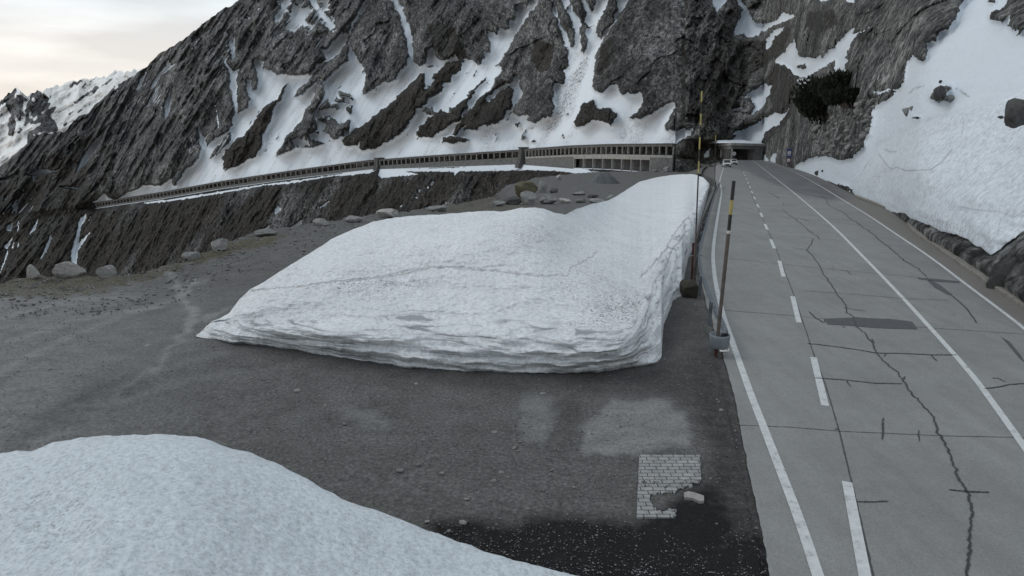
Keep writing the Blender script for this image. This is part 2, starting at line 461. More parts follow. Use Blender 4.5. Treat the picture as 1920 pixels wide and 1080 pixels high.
m, nt, bs = newmat('gravel_lot')
tcn = N(nt, 'ShaderNodeTexCoord').outputs['Object']
l_, g_, w_ = mask_sep(nt)
n1 = noise(nt, tcn, 0.9, 6, 0.65); n2 = noise(nt, tcn, 14, 5, 0.75); n3 = noise(nt, tcn, 60, 3, 0.6); n5 = noise(nt, tcn, 3.2, 5, 0.7)
c = ramp(nt, n2, (0.32, (0.058, 0.058, 0.056)), (0.52, (0.118, 0.116, 0.112)), (0.70, (0.205, 0.202, 0.194)))
c = mixc(nt, 1.0, c, ramp(nt, n1, (0.3, 0.78), (0.7, 1.2)), 'MULTIPLY')
n8 = noise(nt, mapping(nt, tcn, scale=(0.7, 1.3, 1)), 1.7, 6, 0.72)
lf = ramp(nt, mathn(nt, 'ADD', l_, mathn(nt, 'MULTIPLY', mathn(nt, 'SUBTRACT', n8, 0.5), mathn(nt, 'MULTIPLY', l_, 2.6))), (0.0, 0.0), (0.5, 0.45), (1.1, 1.0))
c = mixc(nt, lf, c, ramp(nt, n2, (0.3, (0.16, 0.162, 0.16)), (0.7, (0.31, 0.312, 0.308))))
gcol = ramp(nt, n2, (0.34, (0.018, 0.016, 0.010)), (0.5, (0.072, 0.062, 0.036)), (0.66, (0.20, 0.175, 0.12)))
c = mixc(nt, mathn(nt, 'MULTIPLY', g_, ramp(nt, n5, (0.34, 0.2), (0.55, 0.95))), c, gcol)
wf = ramp(nt, mathn(nt, 'ADD', w_, mathn(nt, 'MULTIPLY', mathn(nt, 'SUBTRACT', n5, 0.5), mathn(nt, 'MULTIPLY', w_, 1.4))), (0.0, 0.0), (0.45, 0.45), (0.9, 1.0))
c = mixc(nt, mathn(nt, 'MULTIPLY', wf, 0.96), c, ramp(nt, n3, (0.4, (0.006, 0.006, 0.006)), (0.62, (0.014, 0.014, 0.014)), (0.74, (0.06, 0.06, 0.06))))
sp_ = ramp(nt, n3, (0.66, 0.0), (0.76, 1.0))
c = mixc(nt, mathn(nt, 'MULTIPLY', sp_, 0.6), c, (0.22, 0.215, 0.21))
L(nt, c, bs.inputs['Base Color'])
bs.inputs['Roughness'].default_value = 0.9; bs.inputs['Specular IOR Level'].default_value = 0.15
hh = mathn(nt, 'ADD', mathn(nt, 'MULTIPLY', n2, 1.0), mathn(nt, 'MULTIPLY', n3, 0.35))
bump(nt, bs, hh, 0.9, 0.05)
M_ground = m
ground = grid_obj('ground', P2, M_ground, A2, smooth=True)
tag(ground, kind='structure')

# ================================================================== GALLERY LINE (used by the mountain too)
GB = [(-200, 404), (0, 400), (150, 391), (181, 388), (306, 369), (418, 349.5), (556, 329.5), (694, 312), (712, 311.2), (811, 304.8), (936, 298), (970, 296), (985, 295), (1071, 291), (1140, 290.3), (1262, 292.5), (1300, 296), (1340, 299)]
GYI = [(-200, 1 / 1040.), (0, 1 / 1000.), (181, 1 / 930.), (705, 1 / 640.), (970, 1 / 515.), (1262, 1 / 330.), (1300, 1 / 322.)]
WH = [(181, 1.5), (450, 2.0), (700, 2.6), (811, 3.8), (970, 4.6), (1071, 7.6), (1262, 8.2)]
OH, RH = 4.6, 1.5    # opening height, roof slab
def gal(x):
    y = ip(x, GB); Y = 1.0 / ip(x, GYI)
    rx, k = ray(x, y)
    return Y, H + Y * k      # forward distance, deck level
# ================================================================== MOUNTAIN (behind and under the gallery)
SIL = [(-200, 440), (-150, 400), (0, 313), (17, 299), (43, 277), (67, 257), (83, 249), (120, 245), (147, 218), (163, 215), (177, 200), (207, 173), (233, 153), (257, 137), (277, 122),
       (303, 98), (333, 80), (360, 62), (383, 42), (415, 18), (430, 11), (447, 0), (520, -60), (640, -160), (3000, -160)]
mx_ = np.arange(-180, 1303, 1.45)
yt = ip(mx_, SIL)
yt = yt + (fbm(mx_ / 18, mx_ * 0, 4, 2) * 4) * (mx_ < 640)
Yg, zg = gal(mx_)
ing = (mx_ > 178) & (mx_ < 1266)
whh = ip(mx_, WH)
wgl = ss(60, 182, mx_) * (mx_ < 1266)
yr = y_of_k((zg + (OH + RH - 0.2) * wgl - 0.2 - H) / (Yg + 9 * wgl + .5))
yf = y_of_k((zg - whh * wgl - 0.3 - H) / Yg)
Yup = Yg + 9 * wgl + 0.5
zup = H + Yup * ray(mx_, yr)[1]
Ylo = Yg - 0.6 * wgl
zlo = H + Ylo * ray(mx_, yf)[1]
yb = np.where(mx_ < 925, ip(mx_, YE) + 70, ip(mx_, YE) + 9)
yb = np.maximum(yb, yf + 6)
T1, T2 = 0.8, 0.62
n1_, n2_, n3_ = 320, 4, 120
rows = []
ya = yt[None] + (yr - yt)[None] * np.linspace(0, 1, n1_)[:, None]
ym = yr[None] + (yf - yr)[None] * np.linspace(0.02, 0.98, n2_)[:, None]
yl = yf[None] + (yb - yf)[None] * np.linspace(0, 1, n3_)[:, None]
MY = np.concatenate([ya, ym, yl], 0)
MX = np.broadcast_to(mx_, MY.shape)
ku = ray(MX, MY)[1]
Dup = (H - zup + T1 * Yup)[None] / (T1 - ku)
Dlo = (H - zlo + T2 * Ylo)[None] / (T2 - ku)
D = np.concatenate([Dup[:n1_], np.broadcast_to(Yup, (n2_, len(mx_))), Dlo[n1_ + n2_:]], 0)
X0 = D * ray(MX, MY)[0]; Z0 = H + D * ku
# ---- snow pattern traced from the photograph, ragged at the edges
ax = MX + fbm(MX / 14, MY / 14, 3, 1) * 3.2; ay = MY + fbm(MX / 14, MY / 14, 3, 9) * 3.2
SNOW = [
 # main apron, one sheet of avalanche snow above the gallery
 [(240, 362), (266, 350), (300, 347), (323, 336), (327, 346), (347, 320), (367, 303), (377, 287), (373, 253), (372, 233), (378, 243), (387, 273), (400, 263), (417, 252), (430, 245), (435, 233), (437, 220),
  (440, 213), (437, 180), (430, 160), (433, 157), (430, 137), (423, 120), (415, 103), (422, 107), (430, 127), (437, 133), (450, 130), (443, 147), (445, 173), (445, 213), (463, 203), (467, 187), (462, 147),
  (470, 148), (472, 170), (480, 170), (483, 153), (480, 130), (475, 113), (480, 108), (493, 115), (493, 130), (510, 133), (520, 140), (547, 142), (573, 140), (580, 143), (593, 123), (613, 110), (600, 93), (617, 88), (630, 70), (640, 60), (653, 62),
  (670, 22), (690, -10), (745, -10), (760, 30), (775, 70), (820, 60), (850, 85), (900, 55), (930, 62), (960, 20), (985, -10), (1180, -10), (1230, 40), (1262, 160), (1278, 192), (1303, 240), (1320, 300), (1240, 320), (400, 400), (180, 400), (175, 381), (195, 362), (212, 377)],
]
ROCK = [
 z2(-260,-200, 170,0, 90,120, 40,200, 40,240, 90,330, 130,385, 145,440, 118,500, 125,535, 150,525, 205,480, 260,460, 310,440, 350,380, 378,310, 360,200, 330,90, 280,0, 200,-60),
 z2(320,0, 360,80, 385,150, 400,220, 410,290, 405,340, 440,375, 480,350, 490,300, 480,290, 510,260, 540,330, 580,345, 640,310, 670,355, 690,355, 690,320, 720,340, 780,365, 810,330, 800,295, 840,300, 845,260, 830,230, 815,170, 800,130, 875,205, 870,150, 905,160, 945,155, 950,110, 975,125, 985,50, 980,20, 1040,35, 1060,0, 1000,-60, 330,-60),
 z2(1120,0, 1080,50, 1020,130, 960,230, 930,290, 880,350, 870,380, 890,370, 905,400, 870,430, 850,470, 840,500, 860,510, 890,480, 920,460, 945,470, 985,415, 1000,430, 1000,490, 1020,520, 1010,560, 975,590, 965,640, 1000,655, 1060,640, 1045,685, 1100,690, 1160,650, 1185,650, 1195,600, 1190,500, 1200,460, 1250,470, 1260,440, 1255,400, 1285,360, 1270,280, 1240,180, 1215,110, 1185,60, 1180,0, 1150,-60),
 z2(1195,-20, 1215,80, 1240,135, 1275,210, 1292,265, 1308,268, 1315,200, 1300,130, 1265,60, 1240,10, 1235,-20),
 z2(1280,-20, 1290,20, 1320,80, 1345,110, 1345,200, 1350,290, 1365,302, 1385,260, 1375,180, 1362,120, 1380,80, 1350,0, 1340,-20),
 z2(1370,-20, 1395,40, 1412,66, 1430,30, 1440,-20),
 z2(1500,-20, 1500,10, 1470,70, 1430,150, 1440,200, 1465,222, 1480,170, 1530,130, 1540,80, 1560,50, 1545,0, 1545,-20),
 z2(1360,120, 1400,150, 1440,135, 1400,155, 1370,150),
 z2(1630,-20, 1560,90, 1510,170, 1460,240, 1440,290, 1430,310, 1420,400, 1410,480, 1430,510, 1470,520, 1500,480, 1540,475, 1560,500, 1580,540, 1610,520, 1660,525, 1690,525, 1700,560, 1690,600, 1650,640, 1615,660, 1640,675, 1720,655, 1800,605, 1870,575, 1880,600, 1850,660, 1815,705, 1830,740, 1880,735, 1990,690, 2100,700, 2100,-60),
 z2(1880,735, 1990,712, 1960,760, 1900,800, 1870,815, 1870,1100, 2100,1100, 2100,600),
 # bare islands in the apron
 z2(660,330, 600,355, 540,400, 500,440, 520,450, 500,490, 470,505, 470,410, 440,420, 400,460, 350,510, 300,560, 220,620, 180,660, 60,740, 5,790, 20,820, 80,820, 110,790, 100,830, 130,850, 190,835, 260,800, 310,770, 360,720, 410,650, 420,610, 480,590, 510,540, 560,520, 570,480, 610,460, 620,420, 670,400, 680,370),
 z2(820,435, 780,460, 740,510, 700,550, 650,590, 600,640, 560,620, 500,660, 440,710, 420,750, 440,775, 510,770, 580,730, 620,700, 680,670, 690,620, 720,560, 760,500, 815,455),
 z2(900,440, 860,490, 800,530, 740,600, 690,650, 620,760, 650,755, 700,700, 700,735, 760,725, 830,700, 870,695, 910,670, 930,630, 970,600, 960,560, 965,500, 950,485, 880,525, 835,570, 810,560, 845,520, 925,470),
 z2(575,770, 640,765, 680,775, 725,790, 700,800, 640,805, 580,805),
 z2(1415,560, 1380,570, 1350,600, 1310,690, 1320,718, 1380,695, 1430,680, 1500,690, 1520,710, 1545,670, 1550,630, 1510,610, 1440,610, 1425,580),
 z2(482,385, 500,368, 520,365, 508,390), z2(975,705, 1005,680, 995,718),
 z1(1620,465, 1590,490, 1560,560, 1500,590, 1450,650, 1430,700, 1380,750, 1310,800, 1270,850, 1250,880, 1262,960, 1300,950, 1370,910, 1440,880, 1480,810, 1480,760, 1510,690, 1540,620, 1580,560, 1615,490),
 z1(1780,470, 1770,540, 1720,620, 1690,680, 1620,760, 1590,810, 1560,860, 1560,885, 1600,860, 1660,830, 1640,790, 1700,770, 1740,720, 1760,640, 1810,580, 1830,520, 1810,450),
 z1(1960,230, 1880,330, 1830,350, 1780,400, 1720,460, 1650,540, 1700,530, 1760,470, 1800,440, 1830,460, 1900,380, 1960,340),
 z1(1300,740, 1240,800, 1180,880, 1185,895, 1230,860, 1290,800),
 z1(970,1030, 985,1045, 1040,960, 1010,965, 985,1000),
]
SNOW2 = [
 z1(1285,165, 1300,170, 1320,250, 1325,320, 1310,340, 1300,290, 1288,220), z1(1235,215, 1245,235, 1240,240), z1(1270,255, 1285,265, 1283,290),
 z1(1545,170, 1595,160, 1590,190, 1560,210, 1535,190), z1(1575,-30, 1640,-30, 1635,20, 1600,60, 1580,120, 1545,125, 1545,90, 1580,50),
 z1(1640,20, 1700,50, 1740,40, 1760,60, 1720,90, 1690,120, 1650,175, 1630,170, 1635,120, 1640,60),
 z1(1730,-20, 1765,-20, 1810,60, 1880,130, 1890,165, 1850,160, 1800,90, 1760,40), z1(1660,0,1700,0,1690,20,1670,20),
 z1(1405,170, 1412,195, 1398,200), z1(1405,270, 1425,252, 1425,285, 1410,290), z1(1475,160, 1480,180, 1472,185),
 z1(1075,215, 1130,180, 1190,140, 1170,170, 1110,210), z1(1040,300, 1020,335, 1045,330), z1(1390,90,1410,100,1398,108), z1(1315,45,1330,55,1315,65),z1(1450,40,1465,50,1452,55),
 z1(945,335, 935,370, 880,430, 840,510, 870,490, 900,430, 940,400, 1000,350, 960,370),
 z1(825,400, 790,450, 765,510, 785,500, 810,450), z1(888,480, 850,560, 800,620, 835,600, 870,550), z1(965,490, 945,530, 925,600, 930,670, 950,640, 965,560),
 z1(580,572, 540,620, 490,700, 465,742, 500,720, 550,640), z1(610,700, 565,750, 575,756), z1(575,755, 540,780, 500,830, 460,890, 430,970, 480,920, 540,850, 572,790),
 z1(720,740, 700,760, 685,790, 710,790), z1(715,680, 695,700, 665,755, 690,740), z1(776,568, 765,600, 735,630, 765,610), z1(905,750, 890,790, 895,825, 910,790), z1(708,795,712,805,700,815),
 z1(252,850, 235,900, 215,965, 228,962, 245,900), z1(160,978, 200,962, 195,940, 205,955, 270,950, 290,965, 345,948, 330,965, 260,975, 165,988), z1(180,985,195,990,190,1020), z1(400,810, 412,820, 400,860, 392,855), z1(430,775,435,780,425,810),
 z1(0,1005,90,985,100,990,0,1015), z1(340,1045,400,1052,440,1060,440,1066,340,1052), z1(640,985,645,1010,636,1010), z1(655,865,660,870,642,895,640,885), z1(665,880,668,885,662,905),
 z1(1215,590, 1225,660, 1235,720, 1225,720), z1(1060,800, 1075,810, 1068,870), z1(975,1000, 1000,960, 1010,965, 990,1000), z1(870,650,880,660,875,670), z1(900,595,915,605,910,612), z1(840,755,845,765,838,765), z1(1215,410,1230,430,1220,430),z1(1015,655,1022,665,1018,672),
 z1(355,890,360,898,350,905), z1(800,480,805,500,800,500), z1(1210,580, 1218,600,1208,600),
 # below the gallery, left slope
 z4(95,40, 65,80, 90,118, 105,80), z4(40,190, 70,175, 66,220, 35,215), z4(215,150, 165,240, 200,212), z4(285,238, 226,382, 262,332, 292,262), z4(105,145,95,190,105,180), z4(110,170, 95,230, 106,210), z4(105,285,95,310,108,300),
 z4(485,125, 450,150, 430,240, 400,340, 405,400, 430,405, 440,330, 508,225, 480,250, 442,290, 455,200, 480,160), z4(512,125,500,160,505,160), z4(70,258, 20,310, 42,322), z4(42,325, 0,455, 14,430, 46,345), z4(80,275,66,315,74,315), z4(130,-20,140,0,125,30),
 z4(1560,78, 1545,105, 1550,128, 1582,95), z4(1858,48, 1818,70, 1790,95, 1835,75), z4(1695,160, 1650,190, 1618,207, 1660,205, 1695,180), z4(1525,182, 1463,218, 1505,212),
 z2(512,1015, 498,1040, 506,1045, 522,1030), z2(490,1045, 480,1052, 490,1058), z2(440,1065,430,1075,445,1075),
 Z(560,340,4.8, 1190,40, 1180,25, 1210,0, 1222,10, 1205,35), Z(560,340,4.8, 1075,95, 1080,80, 1105,70, 1090,95), Z(560,340,4.8, 1150,60, 1158,48, 1170,55), Z(560,340,4.8, 1045,150, 1060,135, 1072,150), Z(560,340,4.8, 905,225, 935,210, 925,228),
 Z(560,340,4.8, 1120,262, 1145,235, 1205,222, 1212,240, 1140,262), Z(560,340,4.8, 1270,222, 1300,205, 1325,182, 1340,190, 1310,222), Z(560,340,4.8, 1880,72, 1920,62, 1925,90), Z(560,340,4.8, 10,365, 35,350, 15,395, 0,395), Z(560,340,4.8,218,215,250,190,285,172,262,200),
 z2(935,1062, 958,1060, 960,1075),
]
SHELF = [
 [(262, 381), (350, 369), (440, 355), (500, 345), (560, 337.5), (630, 328), (705, 313), (704, 320), (692, 325), (650, 329), (620, 331), (572, 339), (540, 345), (500, 347), (440, 358), (350, 373), (290, 381)],
 [(712, 315), (718, 312), (750, 315), (811, 316), (855, 314), (900, 311), (936, 308), (965, 305), (985, 303), (1010, 308), (1022, 311), (1046, 310), (1075, 314), (1090, 314), (1108, 320), (1125, 322), (1117, 325), (1105, 328), (1088, 327), (1052, 321), (996, 319), (945, 320), (900, 321), (862, 321), (853, 329), (850, 322), (758, 321), (787, 327), (750, 330), (715, 334), (710, 330)],
 [(158, 385), (172, 381), (182, 388), (165, 390)],
]
sn = np.zeros(MX.shape)
ct0, st0 = math.cos(math.radians(27)), math.sin(math.radians(27))
sharp = np.zeros(MX.shape)
for p in SNOW: sn[inpoly(ax, ay, p)] = 1
for p in ROCK: sn[inpoly(ax, ay, p)] = 0
bx = MX + fbm(MX / 7, MY / 7, 2, 41) * 1.2; by = MY + fbm(MX / 7, MY / 7, 2, 49) * 1.2
for p in SNOW2 + SHELF: sn[inpoly(bx, by, p)] = 1
# stones and turf poking through the thin snow, and snow caught in rough ground
mot = fbm(X0 * 0.05 + Z0 * 0.03, Z0 * 0.07, 4, 77)
zone = inpoly(MX, MY, z1(1760,640, 1930,470, 1990,560, 1960,760, 1760,830, 1640,830))
sn[zone & (mot > 0.05)] = 0
zone2 = inpoly(MX, MY, z2(330,560, 700,380, 830,440, 600,640, 470,650))
sn[zone2 & (mot > 0.52)] = 0
zone3 = inpoly(MX, MY, z1(1560,0,1900,0,1900,260,1760,200,1560,160))
sn[zone3 & (mot > 0.35)] = 1
low = MY > (yf[None] + 1)
# broken streaks in the gullies and stones showing through near the rock
_pre = blur(sn, 10)
_s1 = ridged((X0 * ct0 - Z0 * st0) / 15, (X0 * st0 + Z0 * ct0) / 120, 3, 180) + 0.5 * fbm(X0 / 90, Z0 / 90, 3, 181)
_hi = ss(320, 60, MY) * 0.15
_ok = (~low) & ((MX < 440) | ((MX > 500) & (MX < 650) & (MY < 100)))
sn[_ok & (sn < .5) & (_s1 > 1.78 - _hi - 0.3 * _pre) & (_pre < .5)] = 1
_s2 = fbm((X0 * ct0 - Z0 * st0) / 4.5, (X0 * st0 + Z0 * ct0) / 9, 3, 183) + 0.6 * fbm(X0 / 60, Z0 / 60, 2, 184)
sn[(sn > .5) & (_s2 > 1.08 - 0.75 * np.clip(1 - _pre, 0, .7)) & (MY < yr[None] - 12)] = 0
# below the shelf all is bare ground
low = MY > (yf[None] + 1)
shelf = np.zeros(MX.shape, bool)
for p in SHELF + SNOW2: shelf |= inpoly(bx, by, p)
sn[low & ~shelf & (MX > 178)] = 0
sn[n1_:n1_ + n2_] = 0
# brown turf
vg = np.zeros(MX.shape)
for i in range(10, 14): vg[inpoly(ax, ay, ROCK[i])] = 1
for i in (16, 17): vg[inpoly(ax, ay, ROCK[i])] = 1
for i in (13, 14): vg[inpoly(ax, ay, ROCK[i])] = 0.9
_ln = fbm((X0 - Z0 * 0.6) / 45, (X0 * 0.4 + Z0) / 120, 4, 140)
vg = np.maximum(vg, low * np.clip(0.72 + 0.6 * _ln, 0.2, 1))
vg = np.maximum(vg, 0.55 * ss(330, 150, MX + (MY - 250) * 0.2) * ss(200, 260, MY + 0 * MX + (MX - 200) * 0.5))
vg = np.maximum(vg, 0.6 * inpoly(ax, ay, z2(470,120, 640,150, 720,330, 560,330, 500,250)))
vg = np.maximum(vg, 0.7 * inpoly(ax, ay, z2(1080,200, 1200,260, 1180,380, 1120,420, 1060,340)))
vg = np.maximum(vg, 0.7 * inpoly(ax, ay, z2(1460,250, 1540,200, 1530,330, 1480,420, 1430,420)))
vg = np.maximum(vg, 0.55 * (MX > 1275) * (MY > 60))
# avalanche debris streaks
dk = np.zeros(MX.shape)
deb = inpoly(ax, ay, z2(1370,330, 1400,330, 1330,560, 1310,640, 1200,740, 1100,720, 990,770, 1060,710, 1180,650, 1230,520, 1290,420))
st = ridged((X0 * 0.9 - Z0 * 0.5) * 0.07, (X0 * 0.5 + Z0 * 0.9) * 0.012, 3, 60)
dk[deb] = 1.0
dk[inpoly(ax, ay, z2(1490,795, 1700,670, 1720,660, 1640,745, 1530,800))] = 0.7
dk[inpoly(ax, ay, z2(1780,790, 1900,740, 1910,750, 1830,800))] = 0.5
dk = dk * np.clip(st * 0.8, 0, 1)
dk = np.maximum(dk, 0.30 * np.clip(st - 0.75, 0, 1) * 2)
dk[low] = 0
snb = sn
relief = blur(sn, 9)
# relief of the rock, pushed along the line of sight
ct, st_ = math.cos(math.radians(24)), math.sin(math.radians(24))
U = X0 * ct - Z0 * st_; W = X0 * st_ + Z0 * ct
rk = ridged(U / 75, W / 230, 3, 1) * 14 + ridged(U / 24, W / 70, 4, 2, 0.5) * 5.0 + ridged(U / 9, W / 22, 3, 3) * 1.4
rk2 = ridged(U / 30, W / 80, 4, 12) * 5.0 + ridged(U / 7, W / 12, 3, 13) * 1.8
f1, f2, idc = cells(U / 16 + fbm(U / 20, W / 20, 2, 8) * 0.5, W / 30)
rk = rk + (idc - 0.5) * 7
rockiness = 1 - relief
lowf = blur(low.astype(float), 10); amp = rk2 * lowf + rk * (1 - lowf)
soft = fbm(X0 / 60, Z0 / 60, 4, 30) * 2.2 + fbm(X0 / 9, Z0 / 9, 3, 33) * 0.25 + st * 0.25
near = np.ones(MX.shape)
wing = ss(120, 182, mx_)[None]
near[:n1_] = 1 - 0.85 * np.exp(-(yr[None] - MY[:n1_]) / 12.0) * wing
near[n1_:n1_ + n2_] = 1 - wing
near[n1_ + n2_:] = np.clip((MY[n1_ + n2_:] - yf[None]) / 10.0, 0.05, 1) * wing + (1 - wing)
amp = amp * (1 - 0.75 * blur(sn, 2))
dd = (-(amp + 12 - 9 * ss(1120, 1300, MX)) * rockiness + soft * (1 - rockiness)) * near
dd[:, mx_ < 178] += 0
D2 = D + dd * (D / 700.0) ** 0.6
PM = pt(MX, MY, D2)
# back side beyond the skyline, so that the ridge has thickness
back = []
for dY, dz in ((700, -420), (260, -120), (80, -25), (20, -3)):
    q = PM[0].copy(); q[:, 1] += dY; q[:, 0] += dY * ray(mx_, yt)[0]; q[:, 2] += dz; back.append(q)
PM = np.concatenate([np.stack(back), PM], 0)
AM = np.stack([snb, blur(vg, 4), blur(dk, 1)], -1)
AM = np.concatenate([np.repeat(AM[:1], 4, 0), AM], 0)
smm = (AM[..., 0] > 0.5)
mountain = grid_obj('mountain_slope', PM, M_far, AM, smooth=smm)
tag(mountain, kind='structure')

# ================================================================== FAR PEAKS
px = np.arange(-420, 430, 2.5)
ps = ip(px, [(-420, 330), (-200, 240), (-80, 215), (0, 190), (18, 176), (32, 164), (40, 172), (48, 182), (55, 180), (62, 176), (70, 170), (78, 172), (86, 166), (105, 160), (118, 160), (130, 154), (160, 150), (185, 143), (200, 144), (215, 134), (235, 134), (255, 131), (300, 125), (420, 140)])
ps = ps + fbm(px / 9, px * 0, 4, 55) * 4
pv = np.linspace(0, 1, 130)[:, None]
PY = ps[None] + (470 - ps)[None] * pv
PX = np.broadcast_to(px, PY.shape)
kk = ray(PX, PY)[1]
Db = 3900.0; zb_ = H + Db * ray(0, 470)[1]
PD = (H - zb_ + 0.75 * Db) / (0.75 - kk)
xa = PD * ray(PX, PY)[0]; za = H + PD * kk
skew = 0.35 * np.sign(80 - PX)
r1 = ridged((xa + za * 0.5) / 620, za / 1500, 4, 61)
r2 = ridged((xa - za * 0.7) / 190, za / 330, 4, 62)
D3 = PD - r1 * 190 - r2 * 55 + np.abs(PX - 32) * 2.5
q2 = fbm((xa - za * 0.6 * np.sign(PX - 60)) / 75, (za + xa * 0.2) / 150, 5, 66, 0.72)
thr = np.where(PX < 105, 0.02, 0.30) - 0.25 * ss(250, 210, PY) * 0
snp = (q2 < thr + 0.18 * ss(60, 140, PX) - 0.0).astype(float)
snp[inpoly(PX, PY, Z(0, 100, 4.5, 365,520, 420,520, 480,600, 490,660, 380,670, 350,600))] = 0
snp[inpoly(PX, PY, Z(0, 100, 4.5, 265,330, 330,310, 380,360, 360,400, 300,400))] = 0
snp[inpoly(PX, PY, Z(0, 100, 4.5, 0,700, 60,720, 240,650, 220,800, 0,960))] = 1
PP = pt(PX, PY, D3)
bk = PP[0].copy(); bk[:, 1] += 900; bk[:, 2] -= 600
PP = np.concatenate([bk[None], PP], 0)
PA = np.stack([blur(snp, 1), snp * 0, snp * 0], -1); PA = np.concatenate([PA[:1], PA], 0)
tag(grid_obj('far_peaks', PP, M_peak, PA, smooth=False), kind='structure')

# ================================================================== HILL RIGHT OF THE ROAD
hx = np.concatenate([np.arange(1285, 1960, 2.0), np.arange(1960, 2700, 12.0)])
eby = np.where(hx > 1500, ips(hx, EB, 22), ip(hx, EB))
EBY = np.where(hx < 1430, 325.0, ghit(hx, eby))
_g0 = float(ghit(1465, ip(1465., EB)))
EBY = np.where(hx < 1465, np.interp(hx, [1285, 1395, 1431, 1465], [325, 325, 303, _g0]), EBY)
ET = ips(hx, [(1285, .8), (1345, .8), (1430, .72), (1500, .62), (1600, .55), (1700, .5), (2700, .5)], 30)
def hillD(x, y):
    x = np.asarray(x, float)
    yb_ = np.interp(x, hx, eby)
    Yb = np.interp(x, hx, EBY); t = np.interp(x, hx, ET)
    zb = H + Yb * ray(x, yb_)[1]
    return (H - zb + t * Yb) / (t - ray(x, y)[1])
htop = np.full(hx.shape, -160.0)
hbot = eby + np.where(hx < 1350, 34, 8 + 8 * (hx < 1430))
HY = htop[None] + (hbot - htop)[None] * np.linspace(0, 1, 240)[:, None]
HX = np.broadcast_to(hx, HY.shape)
HD = hillD(HX, HY)
hX = HD * ray(HX, HY)[0]; hZ = H + HD * ray(HX, HY)[1]
ax = HX + fbm(HX / 13, HY / 13, 3, 1) * 3.0; ay = HY + fbm(HX / 13, HY / 13, 3, 9) * 3.0
HS = [
 z3(165,0, 150,-60, 260,-60, 250,0, 215,50, 190,72), z3(300,0, 330,-40, 330,0, 380,80, 400,130, 450,135, 530,115, 565,70, 600,75, 625,95, 570,120, 480,160, 390,210, 370,210, 340,190, 290,205, 300,150, 330,90, 335,50),
 z3(570,150, 520,170, 470,220, 460,275, 490,275, 520,210, 560,175),
 z3(630,225, 600,250, 570,300, 525,330, 525,355, 580,370, 630,415, 660,430, 700,435, 760,395, 860,340, 840,400, 830,445, 890,430, 930,440, 915,380, 920,310, 950,240, 980,200, 1060,145, 980,190, 960,185, 970,145, 900,205, 860,260, 780,320, 720,330, 660,320, 640,280),
 z3(655,440, 640,450, 670,490, 635,540, 650,550, 710,510, 770,465, 720,445), z3(515,480, 460,475, 380,520, 345,550, 380,555, 400,590, 400,620, 370,655, 430,620, 460,570, 490,520),
 z3(605,600, 570,640, 530,635, 450,670, 370,720, 280,750, 300,760, 275,800, 260,815, 440,815, 470,740, 540,695, 570,660), z3(280,625, 310,605, 340,600, 310,630),
 z3(-60,745, 0,735, 70,715, 40,760, 0,795, -60,830), z3(760,-20, 820,-20, 815,8, 770,8), z3(905,-20, 960,-20, 960,15, 930,18),
 [(1930, -200), (1860, -100)] + z3(1590,0, 1550,30, 1560,60, 1530,110, 1500,160, 1440,180, 1420,225, 1370,240, 1380,290, 1360,345, 1330,345, 1290,310, 1280,340, 1260,350, 1250,400, 1250,440, 1230,490, 1200,500, 1070,515, 1100,530, 1190,510, 1180,545, 1130,570, 1070,600, 1060,700, 1040,760, 1000,850, 950,885, 880,895, 800,880, 710,890, 640,930, 625,950, 660,985, 800,1020, 900,1040) + [(1590, 350), (1640, 362), (1700, 388), (1760, 408), (1860, 448), (1920, 412), (2080, 310), (2700, 0), (2700, -200)],
 z3(428,905, 440,875, 470,865, 480,890, 475,912), z3(480,910, 500,870, 525,858, 523,915), z3(125,890, 130,850, 150,838, 145,885),
]
HR = [z3(630,375, 690,352, 690,380, 650,392), z3(800,380, 860,338, 850,410, 820,440, 760,450, 700,432), Z(1700, 0, 4.154, 640,150, 650,120, 700,70, 760,60, 790,0, 800,-80, 1100,-300, 1400,-200, 1400,300, 914,230, 860,290, 870,240, 800,225, 780,200, 810,120, 740,165),
 Z(1700, 0, 4.154, 625,25, 650,0, 690,0, 690,25), Z(1700,0,4.154, 180,755, 210,700, 270,655, 345,680, 340,700, 310,730, 320,780, 240,795), z3(1410,550, 1400,545, 1420,500, 1460,480, 1510,495, 1480,520, 1480,560, 1440,572),
 Z(1480,120,5.143, 1005,190, 1050,180, 1070,225, 1040,225), Z(1480,120,5.143, 885,290, 960,280, 1000,300, 990,320, 920,318), Z(1480,120,5.143, 960,250, 1000,255, 1025,275, 980,275), Z(1480,120,5.143, 1040,150,1080,135,1115,165,1100,190,1050,180),
 Z(1480,120,5.143, 435,920, 480,905, 575,905, 540,915), z3(1283,668,1300,660,1338,668,1320,672)]
hs = np.zeros(HX.shape)
for p in HS: hs[inpoly(ax, ay, p)] = 1
for p in HR: hs[inpoly(ax, ay, p)] = 0
# brown / mossy
hv = np.zeros(HX.shape)
for p in (z3(200,80, 330,0, 300,220, 460,220, 640,120, 560,300, 400,420, 300,620, 150,700, 0,700, 60,420, 180,260), z3(0,780, 300,700, 600,560, 660,600, 450,850, 200,900, 0,950), z3(560,300,660,450,640,600,520,640,440,460),
          z3(700,60, 860,40, 880,140, 760,200, 680,150), z3(700,610,860,630,800,680,720,680), z3(960,180,1060,150,1080,230,1000,250)):
    hv[inpoly(ax, ay, p)] = 0.55
hv[(HY > 440) & (HX > 1690)] = 0.15
hk = np.zeros(HX.shape)
hk = np.maximum(hk, 0.5 * np.clip(fbm(hX / 2.5, hZ / 1.2, 4, 91) - 0.35, 0, 1) * ((HX > 1600) & (HX < 1800) & (HY > 150)))
